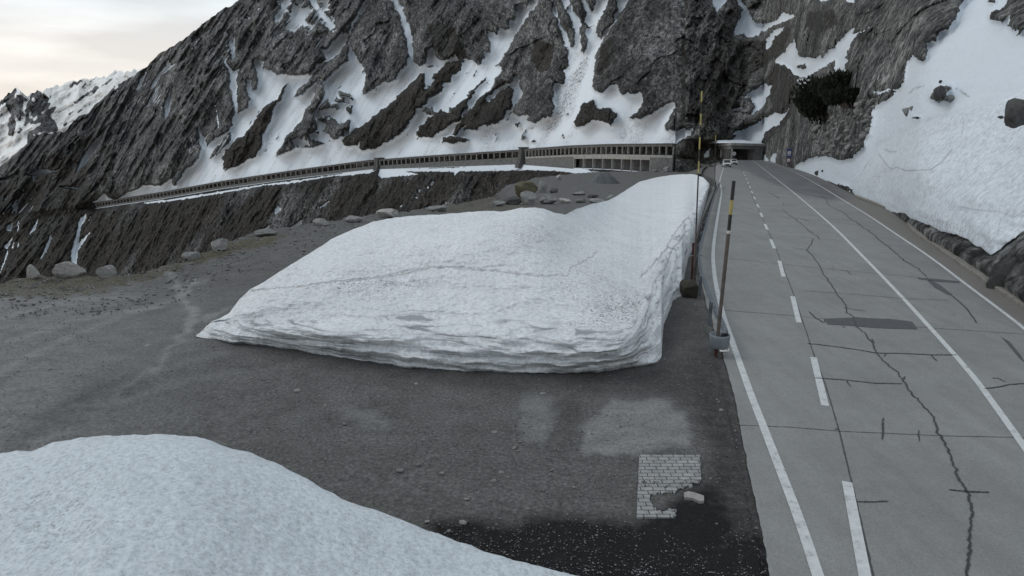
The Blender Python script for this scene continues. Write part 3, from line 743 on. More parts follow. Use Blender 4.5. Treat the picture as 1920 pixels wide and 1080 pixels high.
# thin dark crack lines in the snow
for pl in (Z(1700,0,4.154, 20,725, 60,690, 130,670), Z(1700,0,4.154, 385,690, 430,715, 480,752)):
    for i in range(len(pl) - 1):
        (x1, y1), (x2, y2) = pl[i], pl[i + 1]
        tt = np.clip(((HX - x1) * (x2 - x1) + (HY - y1) * (y2 - y1)) / ((x2 - x1) ** 2 + (y2 - y1) ** 2), 0, 1)
        dq = np.hypot(HX - x1 - tt * (x2 - x1), HY - y1 - tt * (y2 - y1))
        hk = np.maximum(hk, np.clip(1.6 - dq / 1.4, 0, 0.9))
rel = blur(hs, 7)
ct, st_ = math.cos(math.radians(32)), math.sin(math.radians(32))
sc_h = HD / 200.0
U = hX * ct - hZ * st_; W = hX * st_ + hZ * ct
rk = ridged(U / 16, W / 45, 3, 1) * 3.2 + ridged(U / 5, W / 14, 4, 2) * 1.7 + ridged(U / 1.8, W / 4, 3, 3) * 0.5
f1, f2, idc = cells(U / 4.5 + fbm(U / 6, W / 6, 2, 8) * 0.5, W / 9)
rk = rk + (idc - 0.5) * 3.0
# rubble cone: rounded blocks
rub = blur(inpoly(HX, HY, Z(1480,120,5.143, 200,520, 420,470, 720,330, 950,290, 800,440, 770,640, 700,760, 560,880, 300,900, 260,760, 260,600)).astype(float), 4)
c1, c2, cid = cells(hX / 1.6, hZ / 1.1, 5)
blk = (0.9 - c1) * 1.3 + cid * 1.1
rk = rk * (1 - rub) + blk * rub
steep = np.clip((sc_h) ** 0.8, 0.25, 2.2)
soft = fbm(hX / 18, hZ / 14, 4, 30) * 1.5 + fbm(hX / 2.2, hZ / 1.6, 3, 33) * 0.16
hd = -(rk + 3.5) * (1 - rel) * steep + soft * rel * steep - 6 * (1 - ss(1310, 1440, HX))
hd *= np.clip((eby[None] + 2 - HY) / 18.0, 0.0, 1) * (np.clip((268 - HY) / 10 + 0.25, 0.1, 1) * (1 - ss(1428, 1456, HX)) + ss(1428, 1456, HX))
hd[(HX > 1690) & (HY > 400)] *= 0.3
_kp = [(1590, 364), (1640, 386), (1690, 402), (1760, 430), (1815, 449), (1858, 477), (1890, 455), (1920, 433), (1990, 395), (2500, 100), (2500, -60), (2070, 90), (1920, 166), (1850, 196), (1800, 212), (1740, 231), (1700, 247), (1650, 277), (1625, 300), (1600, 345)]
_in = inpoly(HX, HY, _kp).astype(float); _b = blur(_in, 14); _ib = np.clip((_b - 0.80) * 6, 0, 1); _iw = np.clip(_b * 3.0, 0, 1)
hd = hd * (1 - _iw) + 3.0 * _ib
PH = pt(HX, HY, HD + hd)
def hillA(x, y):
    j = np.argmin(np.abs(hx - x)); i = np.argmin(np.abs(HY[:, j] - y))
    return float((HD + hd)[i, j])
AH = np.stack([hs, blur(hv, 4), np.clip(hk, 0, 1)], -1)
hill = grid_obj('rocky_hillside', PH, M_hill, AH, smooth=(hs > 0.5))
tag(hill, kind='structure')
# ================================================================== SNOW PILE IN THE LOT
def dist_line(Xa, Ya, pl):
    d = np.full(Xa.shape, 1e9)
    for i in range(len(pl) - 1):
        (x1, y1), (x2, y2) = pl[i], pl[i + 1]
        tt = np.clip(((Xa - x1) * (x2 - x1) + (Ya - y1) * (y2 - y1)) / ((x2 - x1) ** 2 + (y2 - y1) ** 2 + 1e-9), 0, 1)
        d = np.minimum(d, np.hypot(Xa - x1 - tt * (x2 - x1), Ya - y1 - tt * (y2 - y1)))
    return d
sx = np.arange(368, 1331, 1.4)
YB = [(368, 631), (420, 640), (500, 648), (560, 657), (620, 668), (700, 679), (760, 688), (850, 694), (950, 699), (1050, 700), (1120, 697), (1160, 691), (1200, 686), (1232, 680), (1240, 672), (1244, 612), (1250, 596), (1262, 566), (1270, 558), (1278, 556),
      (1284, 515), (1290, 490), (1300, 466), (1306, 440), (1312, 420), (1320, 392), (1326, 370), (1331, 350)]
YC0 = [(368, 629), (400, 603), (440, 598), (520, 596), (620, 598), (700, 592), (760, 583), (830, 583), (900, 590), (960, 594), (1040, 600), (1100, 614), (1150, 618), (1180, 610), (1196, 588), (1207, 555), (1220, 518), (1235, 480), (1255, 452), (1275, 425), (1295, 398), (1310, 375), (1320, 356), (1331, 347)]
YT = [(368, 628), (385, 612), (430, 588), (450, 562), (470, 545), (500, 528), (530, 508), (560, 490), (590, 472), (620, 450), (650, 436), (680, 424), (700, 415), (740, 409), (790, 404), (850, 400), (880, 397), (940, 396), (975, 391), (1000, 388), (1020, 391), (1040, 398), (1060, 402), (1080, 393), (1110, 383),
      (1140, 377), (1160, 366), (1180, 352), (1200, 341), (1230, 332), (1270, 327), (1300, 326), (1318, 331), (1326, 340), (1331, 346)]
yb_ = ip(sx, YB) + fbm(sx / 30, sx * 0, 3, 71) * 2.0
yc_ = ips(sx, YC0, 5) + fbm(sx / 40, sx * 0, 3, 72) * 2
yt_ = ip(sx, YT) + fbm(sx / 30, sx * 0, 3, 73) * 1.2
yc_ = np.minimum(yc_, yb_ - 1.5); yt_ = np.minimum(yt_, yc_ - 1.0)
zc_ = ips(sx, [(368, .04), (400, .35), (440, .75), (520, 1.0), (700, 1.25), (1000, 1.4), (1185, 1.35), (1240, 1.3), (1331, 1.0)])
zt_ = ips(sx, [(368, .06), (400, .5), (430, .9), (500, 1.35), (560, 1.7), (640, 2.1), (700, 2.45), (800, 2.7), (950, 2.95), (1010, 3.05), (1060, 2.6), (1110, 2.2), (1160, 1.9), (1250, 1.7), (1331, 1.15)])
zc_ = 0.76 * zc_ * np.clip((sx - 366) / 30, .08, 1); zt_ = np.maximum(zt_ * np.clip((sx - 366) / 30, .1, 1), zc_ + .02)
n1, n2 = 70, 150
v1 = np.linspace(0, 1, n1)[:, None]; v2 = np.linspace(0, 1, n2 + 1)[1:, None]
SY = np.concatenate([yb_ + (yc_ - yb_) * v1, yc_ + (yt_ - yc_) * v2], 0)[::-1]
SX = np.broadcast_to(sx, SY.shape)
zprof = np.concatenate([zc_ * np.sin(v1 * math.pi / 2) ** 0.9, zc_ + (zt_ - zc_) * np.sin(v2 * math.pi / 2) ** 0.9], 0)[::-1]
front = np.concatenate([np.ones((n1, 1)) * (1 - ss(0.9, 1.0, v1)), np.zeros((n2, 1))], 0)[::-1] * np.ones(SX.shape)
gaps = 0.0
# two gentle humps with a shallow hollow between them
hol = -0.60 * np.exp(-((SX - 1095) / 62.0) ** 2 - ((SY - 445) / 55.0) ** 2) + 0.42 * np.exp(-((SX - 900 - (SY - 440) * -1.2) / 120.0) ** 2 - ((SY - 445) / 40.0) ** 2) - 0.22 * np.exp(-((SX - 760) / 120.0) ** 2 - ((SY - 545) / 22.0) ** 2)
zprof = zprof + hol * (1 - front)
zprof = zprof * 1.0
SD = ghit(SX, SY, zprof)
Dc_ = ghit(sx, yc_, zc_); kt_ = ray(sx, yt_)[1]
Dt_ = np.maximum(ghit(sx, yt_, zt_), Dc_ + 0.5 + 0.012 * np.clip(sx - 368, 0, 300) * 1.0)
def sm1(a, n):
    for _ in range(n): a = np.concatenate([a[:1], (a[:-2] + 2 * a[1:-1] + a[2:]) / 4, a[-1:]])
    return a
Dt_ = sm1(Dt_, 900); Dc_ = sm1(Dc_, 60); Dt_ = np.maximum(Dt_, Dc_ + 0.4)
ztt = H + kt_ * Dt_; zcc = H + ray(sx, yc_)[1] * Dc_
mm_ = sm1((ztt - zcc) / (Dt_ - Dc_), 120)
SDf = ghit(SX, SY, zprof); SDf = SDf + (Dc_ - ghit(sx, yc_, zc_))[None] * np.clip((yb_[None] - SY) / (yb_ - yc_)[None], 0, 1)
kS = ray(SX, SY)[1]
Dpl = (H - zcc + mm_ * Dc_)[None] / (mm_[None] - kS)
tq = np.clip((Dpl - Dc_[None]) / (Dt_ - Dc_)[None], 0, 1)
dome = (0.30 * np.sin(math.pi * tq ** 0.8) * ss(380, 520, SX) * (1 - 0.6 * ss(1180, 1260, SX)) + hol * 1.0) * np.sin(math.pi * np.clip(tq, 0, 1)) ** 0.5
Dpl = (H - (H + kS * Dpl + dome)) / np.where(np.abs(kS) < 1e-4, -1e-4, -kS) if False else Dpl - dome / np.maximum(mm_[None] - kS, 0.05)
SD = np.where(SY < yc_[None], Dpl, SDf)
SP = pt(SX, SY, SD)
wx, wy, wz = SP[..., 0], SP[..., 1], SP[..., 2]
lump = fbm(wx * 0.9, wy * 0.9 + wz * 1.7, 4, 81) * 0.06 + fbm(wx * 5, wy * 5 + wz * 7, 3, 82) * 0.014
lay = fbm(wx * 0.25, wz * 4.5 + fbm(wx * 0.3, wz, 2, 84) * 0.5, 4, 83)
terr = (np.abs(((wz * 3.1 + fbm(wx * 0.35, wx * 0, 3, 85) * 0.7) % 1.0) - 0.5) * 2 - 0.5)
side = (SX > 1185) * (SY > yc_[None])
SD2 = SD + (1 - front) * lump * 2.0 - front * (lay * 0.11 + terr * 0.13 + lump) + side * fbm(wx * 2.2, wy * 0.7, 3, 88) * 0.12
SD2[-1] = SD[-1]
SP = pt(SX, SY, SD2)
sd = np.zeros(SX.shape)
for pl, wd, a in (([(470, 546), (500, 541), (560, 537), (620, 528), (700, 520), (760, 508), (800, 502), (860, 500), (930, 508), (1000, 517), (1064, 516), (1072, 500), (1100, 488), (1120, 470)], 1.1, 0.6),
               ([(645, 528), (720, 520), (800, 505)], 1.3, 0.5), ([(800, 498), (900, 506), (1000, 513)], 1.2, 0.4),
               ([(1200, 520), (1225, 495), (1250, 465), (1262, 440), (1290, 405)], 1.2, 0.8), ([(1207, 610), (1220, 560), (1225, 530), (1248, 500), (1260, 470), (1290, 430)], 1.2, 0.6),
               ([(600, 590), (700, 594), (800, 586), (900, 590)], 1.5, 0.35)):
    dq = dist_line(SX + fbm(SX / 9, SY / 9, 2, 90) * 3, SY + fbm(SX / 9, SY / 9, 2, 91) * 2.5, pl)
    sd = np.maximum(sd, np.clip(1.5 - dq / wd, 0, 1) * a)
gt = np.zeros(SX.shape)
gt = np.maximum(gt, 1.1 * np.exp(-(((SX - 1160) / 55) ** 2 + ((SY - 575) / 32) ** 2)))
gt = np.maximum(gt, 0.45 * np.exp(-(((SX - 690) / 90) ** 2 + ((SY - 535) / 25) ** 2)))
gt = np.maximum(gt, 0.35 * np.exp(-(((SX - 1010) / 60 - (SY - 450) / 50) ** 2 + ((SY - 445) / 30) ** 2)))
gt = np.maximum(gt, 0.32 * np.exp(-(((SX - 1090) / 70) ** 2 + ((SY - 520) / 60) ** 2)))
gt = np.maximum(gt, 0.5 * np.exp(-(((SX - 1120) / 90) ** 2 + ((SY - 612) / 9) ** 2)))
gt *= (1 - front)
bk = []
for dY, fz in ((2.6, 0.0), (1.8, 0.35), (1.0, 0.75), (0.4, 0.95)):
    q = SP[0].copy(); gz0 = gz(sx, q[:, 1]); hgt = q[:, 2] - gz0
    q[:, 1] += dY * np.clip(hgt, 0.02, 3); q[:, 0] += dY * np.clip(hgt, 0.02, 3) * ray(sx, yt_)[0]; q[:, 2] = gz0 + hgt * fz - (0.3 if fz == 0 else 0)
    bk.append(q)
ft = SP[-1].copy(); ft[:, 1] += 0.25; ft[:, 2] -= 0.25
SPt = np.concatenate([np.stack(bk), SP, ft[None]], 0)
SA = np.stack([sd, np.maximum(front, side * 0.35), gt], -1)
SA = np.concatenate([np.repeat(SA[:1] * 0, 4, 0), SA, SA[-1:]], 0)
pile = grid_obj('snow_pile', SPt, M_snow, SA)
tag(pile, 'long melting snow pile with a layered cut face in the middle of the gravel lot', 'snow pile')

# ================================================================== FOREGROUND SNOW MOUND
fx = np.arange(-360, 1160, 3.0)
fyt = ip(fx, [(-360, 930), (-200, 900), (0, 866), (30, 862), (60, 861), (100, 846), (140, 838), (190, 832), (260, 831), (330, 830), (365, 834), (400, 842), (435, 855), (470, 864), (505, 877), (540, 892), (570, 908), (600, 926), (640, 948), (680, 962), (720, 974), (760, 990), (800, 1005), (850, 1022), (900, 1039), (950, 1054), (1000, 1066), (1065, 1080), (1160, 1104)]) + fbm(fx / 40, fx * 0, 4, 93) * 2.5
fzt = ips(fx, [(-360, 1.6), (0, 2.0), (300, 2.3), (450, 2.0), (600, 1.5), (750, 1.1), (900, .75), (1065, .4), (1160, .15)], 60)
FY = fyt[None] + (1330 - fyt)[None] * (np.linspace(0, 1, 170)[:, None] ** 1.3)
FX = np.broadcast_to(fx, FY.shape)
u = (FY - fyt[None]) / (1330 - fyt[None])
fz = fzt[None] + 0.05 * np.sin(u * 3) + fbm(FX / 160, FY / 160, 3, 94) * 0.05 * np.clip(u * 6, 0, 1)
FD = ghit(FX, FY, fz)
FP = pt(FX, FY, FD); wx, wy = FP[..., 0], FP[..., 1]
FP[..., 2] += (fbm(wx * 1.3, wy * 1.3, 4, 95) * 0.04 + fbm(wx * 8, wy * 8, 4, 96, 0.6) * 0.016) * np.clip(u * 12, 0, 1)
bk = []
for dY, f_ in ((2.2, -0.1), (1.5, 0.3), (0.9, 0.7), (0.35, 0.95)):
    q = FP[0].copy(); h_ = q[:, 2].copy()
    q[:, 1] += dY * h_ * 0.6; q[:, 0] += dY * h_ * 0.6 * ray(fx, fyt)[0]; q[:, 2] = h_ * f_; bk.append(q)
dn = FP[-1].copy(); dn[:, 1] -= 0.5; dn[:, 2] = -0.1
FPt = np.concatenate([np.stack(bk), FP, dn[None]], 0)
fg = 0.10 + 0.18 * np.exp(-(((FX - 60) / 160) ** 2 + ((FY - 960) / 80) ** 2)) + 0.05 * np.exp(-(((FX - 600) / 200) ** 2 + ((FY - 1040) / 60) ** 2))
FA = np.stack([0 * fg, 0 * fg, fg - 0.08], -1); FA = np.concatenate([np.repeat(FA[:1], 4, 0), FA, FA[-1:]], 0)
tag(grid_obj('snow_mound', FPt, M_snow2, FA), 'smooth rounded snow mound in the near left foreground', 'snow pile')

# ================================================================== SNOW BANK BY THE ROAD
kx = np.concatenate([np.arange(1590, 1960, 2.0), np.arange(1960, 2500, 10.0)])
kyb = ip(kx, [(1590, 364), (1600, 370), (1640, 386), (1690, 402), (1720, 414), (1760, 430), (1815, 449), (1835, 463), (1858, 477), (1872, 470), (1890, 455), (1920, 433), (1990, 395), (2500, 100)]) + fbm(kx / 16, kx * 0, 3, 101) * 2.5
kyt = ip(kx, [(1590, 361), (1600, 345), (1612, 322), (1625, 300), (1650, 277), (1680, 256), (1700, 247), (1740, 231), (1800, 212), (1850, 196), (1895, 178), (1920, 166), (2070, 90), (2500, -60)])
KY = kyb[None] + (kyt - kyb)[None] * np.linspace(0, 1, 130)[:, None]; KY = KY[::-1]
KX = np.broadcast_to(kx, KY.shape)
uu = np.clip((kyb[None] - KY) / (kyb - kyt)[None], 0, 1)
KD0 = hillD(KX, KY)
edge_l = ss(1590, 1640, KX)
KDb = hillD(kx, kyb)[None]; KDt = hillD(kx, kyt)[None]
KD = KDb - 0.35 + (KDt - KDb + 0.3) * (0.12 * uu + 0.88 * uu ** 1.7)
KD = KD * edge_l + KD0 * (1 - edge_l)
KP = pt(KX, KY, KD)
wx, wz = KP[..., 0], KP[..., 2]
soft_edge = np.clip((1 - uu) * 8, 0, 1)
KD = KD + (fbm(wx / 5, wz / 3, 3, 103) * 0.55 + ridged((wx + wz) / 7, (wz - wx * .3) / 18, 2, 106) * 0.25 + fbm(wx / 0.9, wz / 0.6, 3, 104) * 0.06 + np.exp(-uu * 9) * fbm(wx * 0.5, wz * 2.5, 3, 105) * 0.08) * soft_edge
KP = pt(KX, KY, KD)
rk0 = ray(kx, kyt)[0]; rk9 = ray(kx, kyb)[0]
bk1 = KP[0].copy(); bk1[:, 1] += 2.5; bk1[:, 0] += 2.5 * rk0; bk1[:, 2] -= 1.0
bt1 = KP[-1].copy(); bt1[:, 1] += 0.8; bt1[:, 0] += 0.8 * rk9; bt1[:, 2] -= 0.15
bt2 = KP[-1].copy(); bt2[:, 1] += 2; bt2[:, 0] += 2 * rk9; bt2[:, 2] -= 0.5
kd_ = np.zeros(KX.shape)
for pl, wd, a in ((Z(1480,120,5.143, 925,822, 970,848, 1030,845), .9, .7), (Z(1480,120,5.143, 865,870, 900,920, 950,985, 985,1015, 1040,995, 1125,1030) + [(1745, 318), (1765, 305), (1785, 280)], .9, .7),
                  (Z(1700,0,4.154, 435,860, 438,1000, 425,1070), .8, .6), ([(1800, 388), (1840, 395), (1875, 397), (1900, 408), (1920, 396)], .9, .5), ([(1853, 459), (1870, 440), (1876, 410)], .8, .4), ([(1830, 463), (1862, 462)], 1, .3), ([(1900, 300), (1870, 320), (1845, 345), (1850, 352)], 1.2, .25)):
    dq = dist_line(KX, KY, pl); kd_ = np.maximum(kd_, np.clip(1.5 - dq / wd, 0, 1) * a)
kg = 0.35 * np.exp(-(((KX - 1780) / 50) ** 2 + ((KY - 424 - (KX - 1780) * 0.35) / 8) ** 2)) + 0.3 * np.exp(-((KX - 1642) / 10) ** 2 - ((KY - 330) / 18) ** 2)
KA = np.stack([kd_, uu * 0, kg], -1)
KA = np.concatenate([KA[:1], KA, KA[-1:], KA[-1:]], 0)
bank = grid_obj('snow_bank', np.concatenate([bk1[None], KP, bt1[None], bt2[None]], 0), M_bank, KA)
tag(bank, 'huge smooth snow bank rising beside the right edge of the road', 'snow pile')

# ================================================================== ROAD
def mkroad():
    ys = np.concatenate([np.arange(300, 420, 1.5), np.arange(420, 1300, 5.0)])
    lft = ip(ys, [(300, 1373), (304, 1352), (310, 1344), (316, 1340), (330, 1338), (345, 1338), (360, 1333), (380, 1325), (410, 1316), (440, 1309), (470, 1306), (500, 1309), (530, 1315), (560, 1322), (600, 1334), (650, 1351), (700, 1365), (760, 1380), (840, 1395), (910, 1410), (1010, 1431), (1090, 1446), (1300, 1490)])
    rgt = ip(ys, [(300, 1420), (304, 1446), (312, 1470), (320, 1500), (330, 1528), (350, 1570), (375, 1612), (405, 1692), (423, 1702), (438, 1713), (460, 1745), (507, 1812), (557, 1884), (585, 1924), (700, 2090), (900, 2360), (1300, 2900)])
    lft = lft + fbm(ys / 18, ys * 0, 3, 110) * 2.2 * (ys > 560)
    n = 60
    t = np.linspace(0, 1, n)[None]
    RX = lft[:, None] + (rgt - lft)[:, None] * t
    RY = np.broadcast_to(ys[:, None], RX.shape)
    Y = ghit(RX, RY, 0.0)
    P = pt(RX, RY, Y)
    P[..., 2] = gz(RX, Y) + 0.012 + 0.0006 * np.maximum(0, Y - 15)
    return P, RX, RY
def rz(x, Y, lift):
    return gz(x, Y) + 0.012 + 0.0006 * np.maximum(0, Y - 15) + lift
RP, RX, RY = mkroad()
m, nt, bs = newmat('road_concrete')
tcn = N(nt, 'ShaderNodeTexCoord').outputs['Object']
wet, seal, vgr = mask_sep(nt)
n1 = noise(nt, tcn, 0.35, 5, 0.6); n2 = noise(nt, tcn, 18, 4, 0.7); n3 = noise(nt, tcn, 2.2, 5, 0.65)
n4 = noise(nt, mapping(nt, tcn, rot=(0, 0, math.radians(18)), scale=(1.6, 0.12, 1)), 1.2, 4, 0.6)
c = ramp(nt, n2, (0.3, (0.185, 0.186, 0.184)), (0.7, (0.235, 0.236, 0.232)))
c = mixc(nt, 1.0, c, ramp(nt, n1, (0.3, 0.88), (0.7, 1.08)), 'MULTIPLY')
c = mixc(nt, 1.0, c, ramp(nt, n4, (0.3, 0.90), (0.7, 1.06)), 'MULTIPLY')
c = mixc(nt, 1.0, c, ramp(nt, n3, (0.35, 0.94), (0.65, 1.04)), 'MULTIPLY')
n9 = noise(nt, tcn, 70, 2, 0.5)
c = mixc(nt, 1.0, c, ramp(nt, n9, (0.32, 0.78), (0.5, 1.0), (0.68, 1.18)), 'MULTIPLY')
n10 = noise(nt, tcn, 1.1, 6, 0.7)
c = mixc(nt, mathn(nt, 'MULTIPLY', ramp(nt, n10, (0.58, 0.0), (0.72, 1.0)), 0.35), c, (0.09, 0.092, 0.095))
c = mixc(nt, seal, c, (0.135, 0.120, 0.105))
c = mixc(nt, mathn(nt, 'MULTIPLY', wet, ramp(nt, n4, (0.38, 0.35), (0.55, 1.0))), c, (0.065, 0.068, 0.078))
L(nt, c, bs.inputs['Base Color'])
rr = mathn(nt, 'SUBTRACT', 0.82, mathn(nt, 'MULTIPLY', wet, 0.35)); L(nt, rr, bs.inputs['Roughness'])
bs.inputs['Specular IOR Level'].default_value = 0.25
bump(nt, bs, mathn(nt, 'ADD', n2, mathn(nt, 'MULTIPLY', n3, 0.5)), 0.35, 0.01)
M_road = m
wet = np.zeros(RX.shape)
wet[inpoly(RX + fbm(RX / 12, RY / 4, 3, 120) * 8, RY + fbm(RX / 12, RY / 4, 3, 121) * 2, [(1375, 300), (1420, 300), (1500, 322), (1560, 345), (1600, 372), (1560, 378), (1500, 366), (1440, 340), (1420, 332), (1395, 318)])] = 0.75
wet = np.maximum(wet, 0.5 * inpoly(RX, RY, [(1345, 303), (1380, 305), (1396, 322), (1370, 317), (1350, 313)]))
wet = np.maximum(wet, 0.25 * inpoly(RX, RY, [(1560, 380), (1700, 450), (1860, 560), (1900, 600), (1800, 560), (1640, 450)]))
wet = blur(wet, 2)
seal = blur((RX > ip(RY, [(300, 1450), (330, 1520), (358, 1552), (377, 1582), (440, 1682), (540, 1822), (617, 1925), (800, 2200)])).astype(float), 1) * 0.75
RA = np.stack([wet, seal, seal * 0], -1)
road = grid_obj('road', RP, M_road, RA)
tag(road, kind='structure')

def dens(pl, step=6):
    out = []
    for i in range(len(pl) - 1):
        n = max(1, int(math.hypot(pl[i + 1][0] - pl[i][0], pl[i + 1][1] - pl[i][1]) / step))
        for j in range(n): out.append((pl[i][0] + (pl[i + 1][0] - pl[i][0]) * j / n, pl[i][1] + (pl[i + 1][1] - pl[i][1]) * j / n))
    out.append(pl[-1]); return np.array(out, float)
def smooth_pl(pl, it=2):
    pl = np.asarray(pl, float)
    for _ in range(it):
        q = [pl[0]]
        for i in range(len(pl) - 1):
            q += [pl[i] * .75 + pl[i + 1] * .25, pl[i] * .25 + pl[i + 1] * .75]
        q.append(pl[-1]); pl = np.array(q)
    return pl
def ribbon(name, pl, width, mat, lift, parent=None, jit=0.0, smooth_it=0, step=6, taper=True, seed=0):
    if smooth_it: pl = smooth_pl(pl, smooth_it)
    p = dens([tuple(a) for a in pl], step)
    if jit:
        s_ = np.arange(len(p)) * 0.55
        p[1:-1, 0] += (fbm(s_, s_ * 0 + seed, 3, 130 + seed) * jit)[1:-1]; p[1:-1, 1] += (fbm(s_, s_ * 0 + seed, 3, 150 + seed) * jit * 0.5)[1:-1]
    Y = ghit(p[:, 0], p[:, 1]); W = pt(p[:, 0], p[:, 1], Y)
    T = np.gradient(W[:, :2], axis=0); T /= np.linalg.norm(T, axis=1)[:, None] + 1e-9
    Nn = np.stack([-T[:, 1], T[:, 0]], 1)
    wv = np.full(len(p), width / 2.0)
    if jit:
        wv = wv * (1 + 0.5 * fbm(np.arange(len(p)) * 0.9, np.arange(len(p)) * 0. + 3, 2, 160 + seed))
        if taper: wv[0] *= 0.2; wv[-1] *= 0.2
    z = rz(p[:, 0], W[:, 1], lift + 0.0002 * np.maximum(0, W[:, 1] - 15))
    A = np.stack([W[:, 0] + Nn[:, 0] * wv, W[:, 1] + Nn[:, 1] * wv, z], 1); B = np.stack([W[:, 0] - Nn[:, 0] * wv, W[:, 1] - Nn[:, 1] * wv, z], 1)
    n = len(p)
    vs = list(A) + list(B); fs = [(i, n + i, n + i + 1, i + 1) for i in range(n - 1)]
    return obj_from(name, vs, fs, mat, parent)
def patch_poly(name, pts, mat, lift, parent=None):
    p = dens(list(pts) + [pts[0]], 8)[:-1]
    Y = ghit(p[:, 0], p[:, 1]); W = pt(p[:, 0], p[:, 1], Y); W[:, 2] = rz(p[:, 0], Y, lift)
    return obj_from(name, W, [tuple(range(len(W)))], mat, parent)
m, nt, bs = newmat('worn_road_paint')
tcn = N(nt, 'ShaderNodeTexCoord').outputs['Object']
n1 = noise(nt, tcn, 5.0, 6, 0.72); n2 = noise(nt, tcn, 26, 3, 0.6)
L(nt, mixc(nt, ramp(nt, mathn(nt, 'ADD', mathn(nt, 'MULTIPLY', n1, 0.7), mathn(nt, 'MULTIPLY', n2, 0.3)), (0.34, 1.0), (0.44, 0.0)), ramp(nt, n1, (0.35, (0.40, 0.41, 0.41)), (0.65, (0.52, 0.535, 0.53))), (0.20, 0.203, 0.20)), bs.inputs['Base Color'])
bs.inputs['Roughness'].default_value = 0.7
M_paint = m
M_crack = simple('bitumen_crack_filler', (0.016, 0.016, 0.018), 0.6, var=0.3, scale=10)
M_joint = simple('slab_joint', (0.040, 0.040, 0.042), 0.7, var=0.3, scale=10)
M_patch = simple('asphalt_patch', (0.055, 0.057, 0.061), 0.75, var=0.2, scale=6, bstr=0.4)
# painted lines
ribbon('edge_line', [(1357, 314), (1352, 330), (1349, 342), (1352, 352), (1353, 362), (1350, 380), (1345, 410), (1340, 443), (1337, 470), (1337, 493), (1341, 530), (1350, 570), (1358, 600), (1377, 653), (1395, 705), (1412, 752), (1433, 805), (1456, 865), (1486, 942), (1512, 1015), (1533, 1080), (1580, 1220)], 0.17, M_paint, 0.008, road, smooth_it=1)
ribbon('centre_line', [(1409, 301), (1422, 310), (1447, 330), (1483, 358), (1533, 400), (1570, 433), (1613, 477), (1652, 517), (1693, 560), (1748, 620), (1793, 670), (1833, 717), (1875, 775), (1920, 838), (2010, 970), (2200, 1250)], 0.15, M_paint, 0.008, road, smooth_it=1)
ribbon('edge_line', [(1443, 305), (1487, 322), (1520, 340), (1550, 357), (1580, 376), (1627, 404), (1680, 440), (1747, 485), (1820, 541), (1870, 578), (1922, 618), (2050, 730), (2400, 1050)], 0.13, M_paint, 0.008, road, smooth_it=1)
for a in ([(1588, 905), (1624, 1095)], [(1525, 671), (1547, 762)], [(1486, 557), (1498, 606)], [(1461, 490), (1469, 520)], [(1445, 450), (1452, 467)], [(1434, 421), (1439, 432)], [(1425.5, 400), (1429.5, 408)], [(1419, 384), (1422.5, 390)], [(1413, 370), (1416, 375)],
          [(1408.5, 359), (1411, 363.5)], [(1405, 350), (1407, 354)], [(1402, 342), (1403.5, 345.5)], [(1399, 335), (1400.5, 338)], [(1396.5, 329), (1397.5, 331.5)], [(1394, 323.5), (1395, 326)]):
    ribbon('lane_dash', a, 0.17, M_paint, 0.008, road)
# slab joints
jl = [[(1388, 310), (1396, 328), (1404, 352), (1412, 372), (1432, 415), (1450, 455), (1463, 488), (1487, 550), (1513, 627), (1530, 678), (1547, 720), (1575, 815), (1605, 940), (1637, 1080), (1680, 1250)],
      [(1385, 798), (1480, 802), (1580, 810), (1760, 818), (1930, 822), (2100, 828)], [(1323, 580), (1400, 586), (1490, 593), (1600, 605), (1760, 617), (1930, 628), (2050, 640)],
      [(1317, 483), (1380, 487), (1473, 497), (1580, 508), (1680, 517), (1760, 525)], [(1323, 437), (1400, 438), (1473, 443), (1600, 455), (1747, 467), (1790, 472)], [(1370, 405), (1440, 406), (1530, 414), (1613, 423), (1660, 428)],
      [(1360, 383), (1430, 385), (1560, 393)], [(1352, 366), (1430, 368), (1530, 374)], [(1375, 352), (1470, 357)], [(1370, 340), (1450, 344)]]
for i, a in enumerate(jl): ribbon('slab_joint', a, 0.03 if i < 5 else 0.05, M_joint, 0.004, road, jit=0.5, seed=i, taper=False)
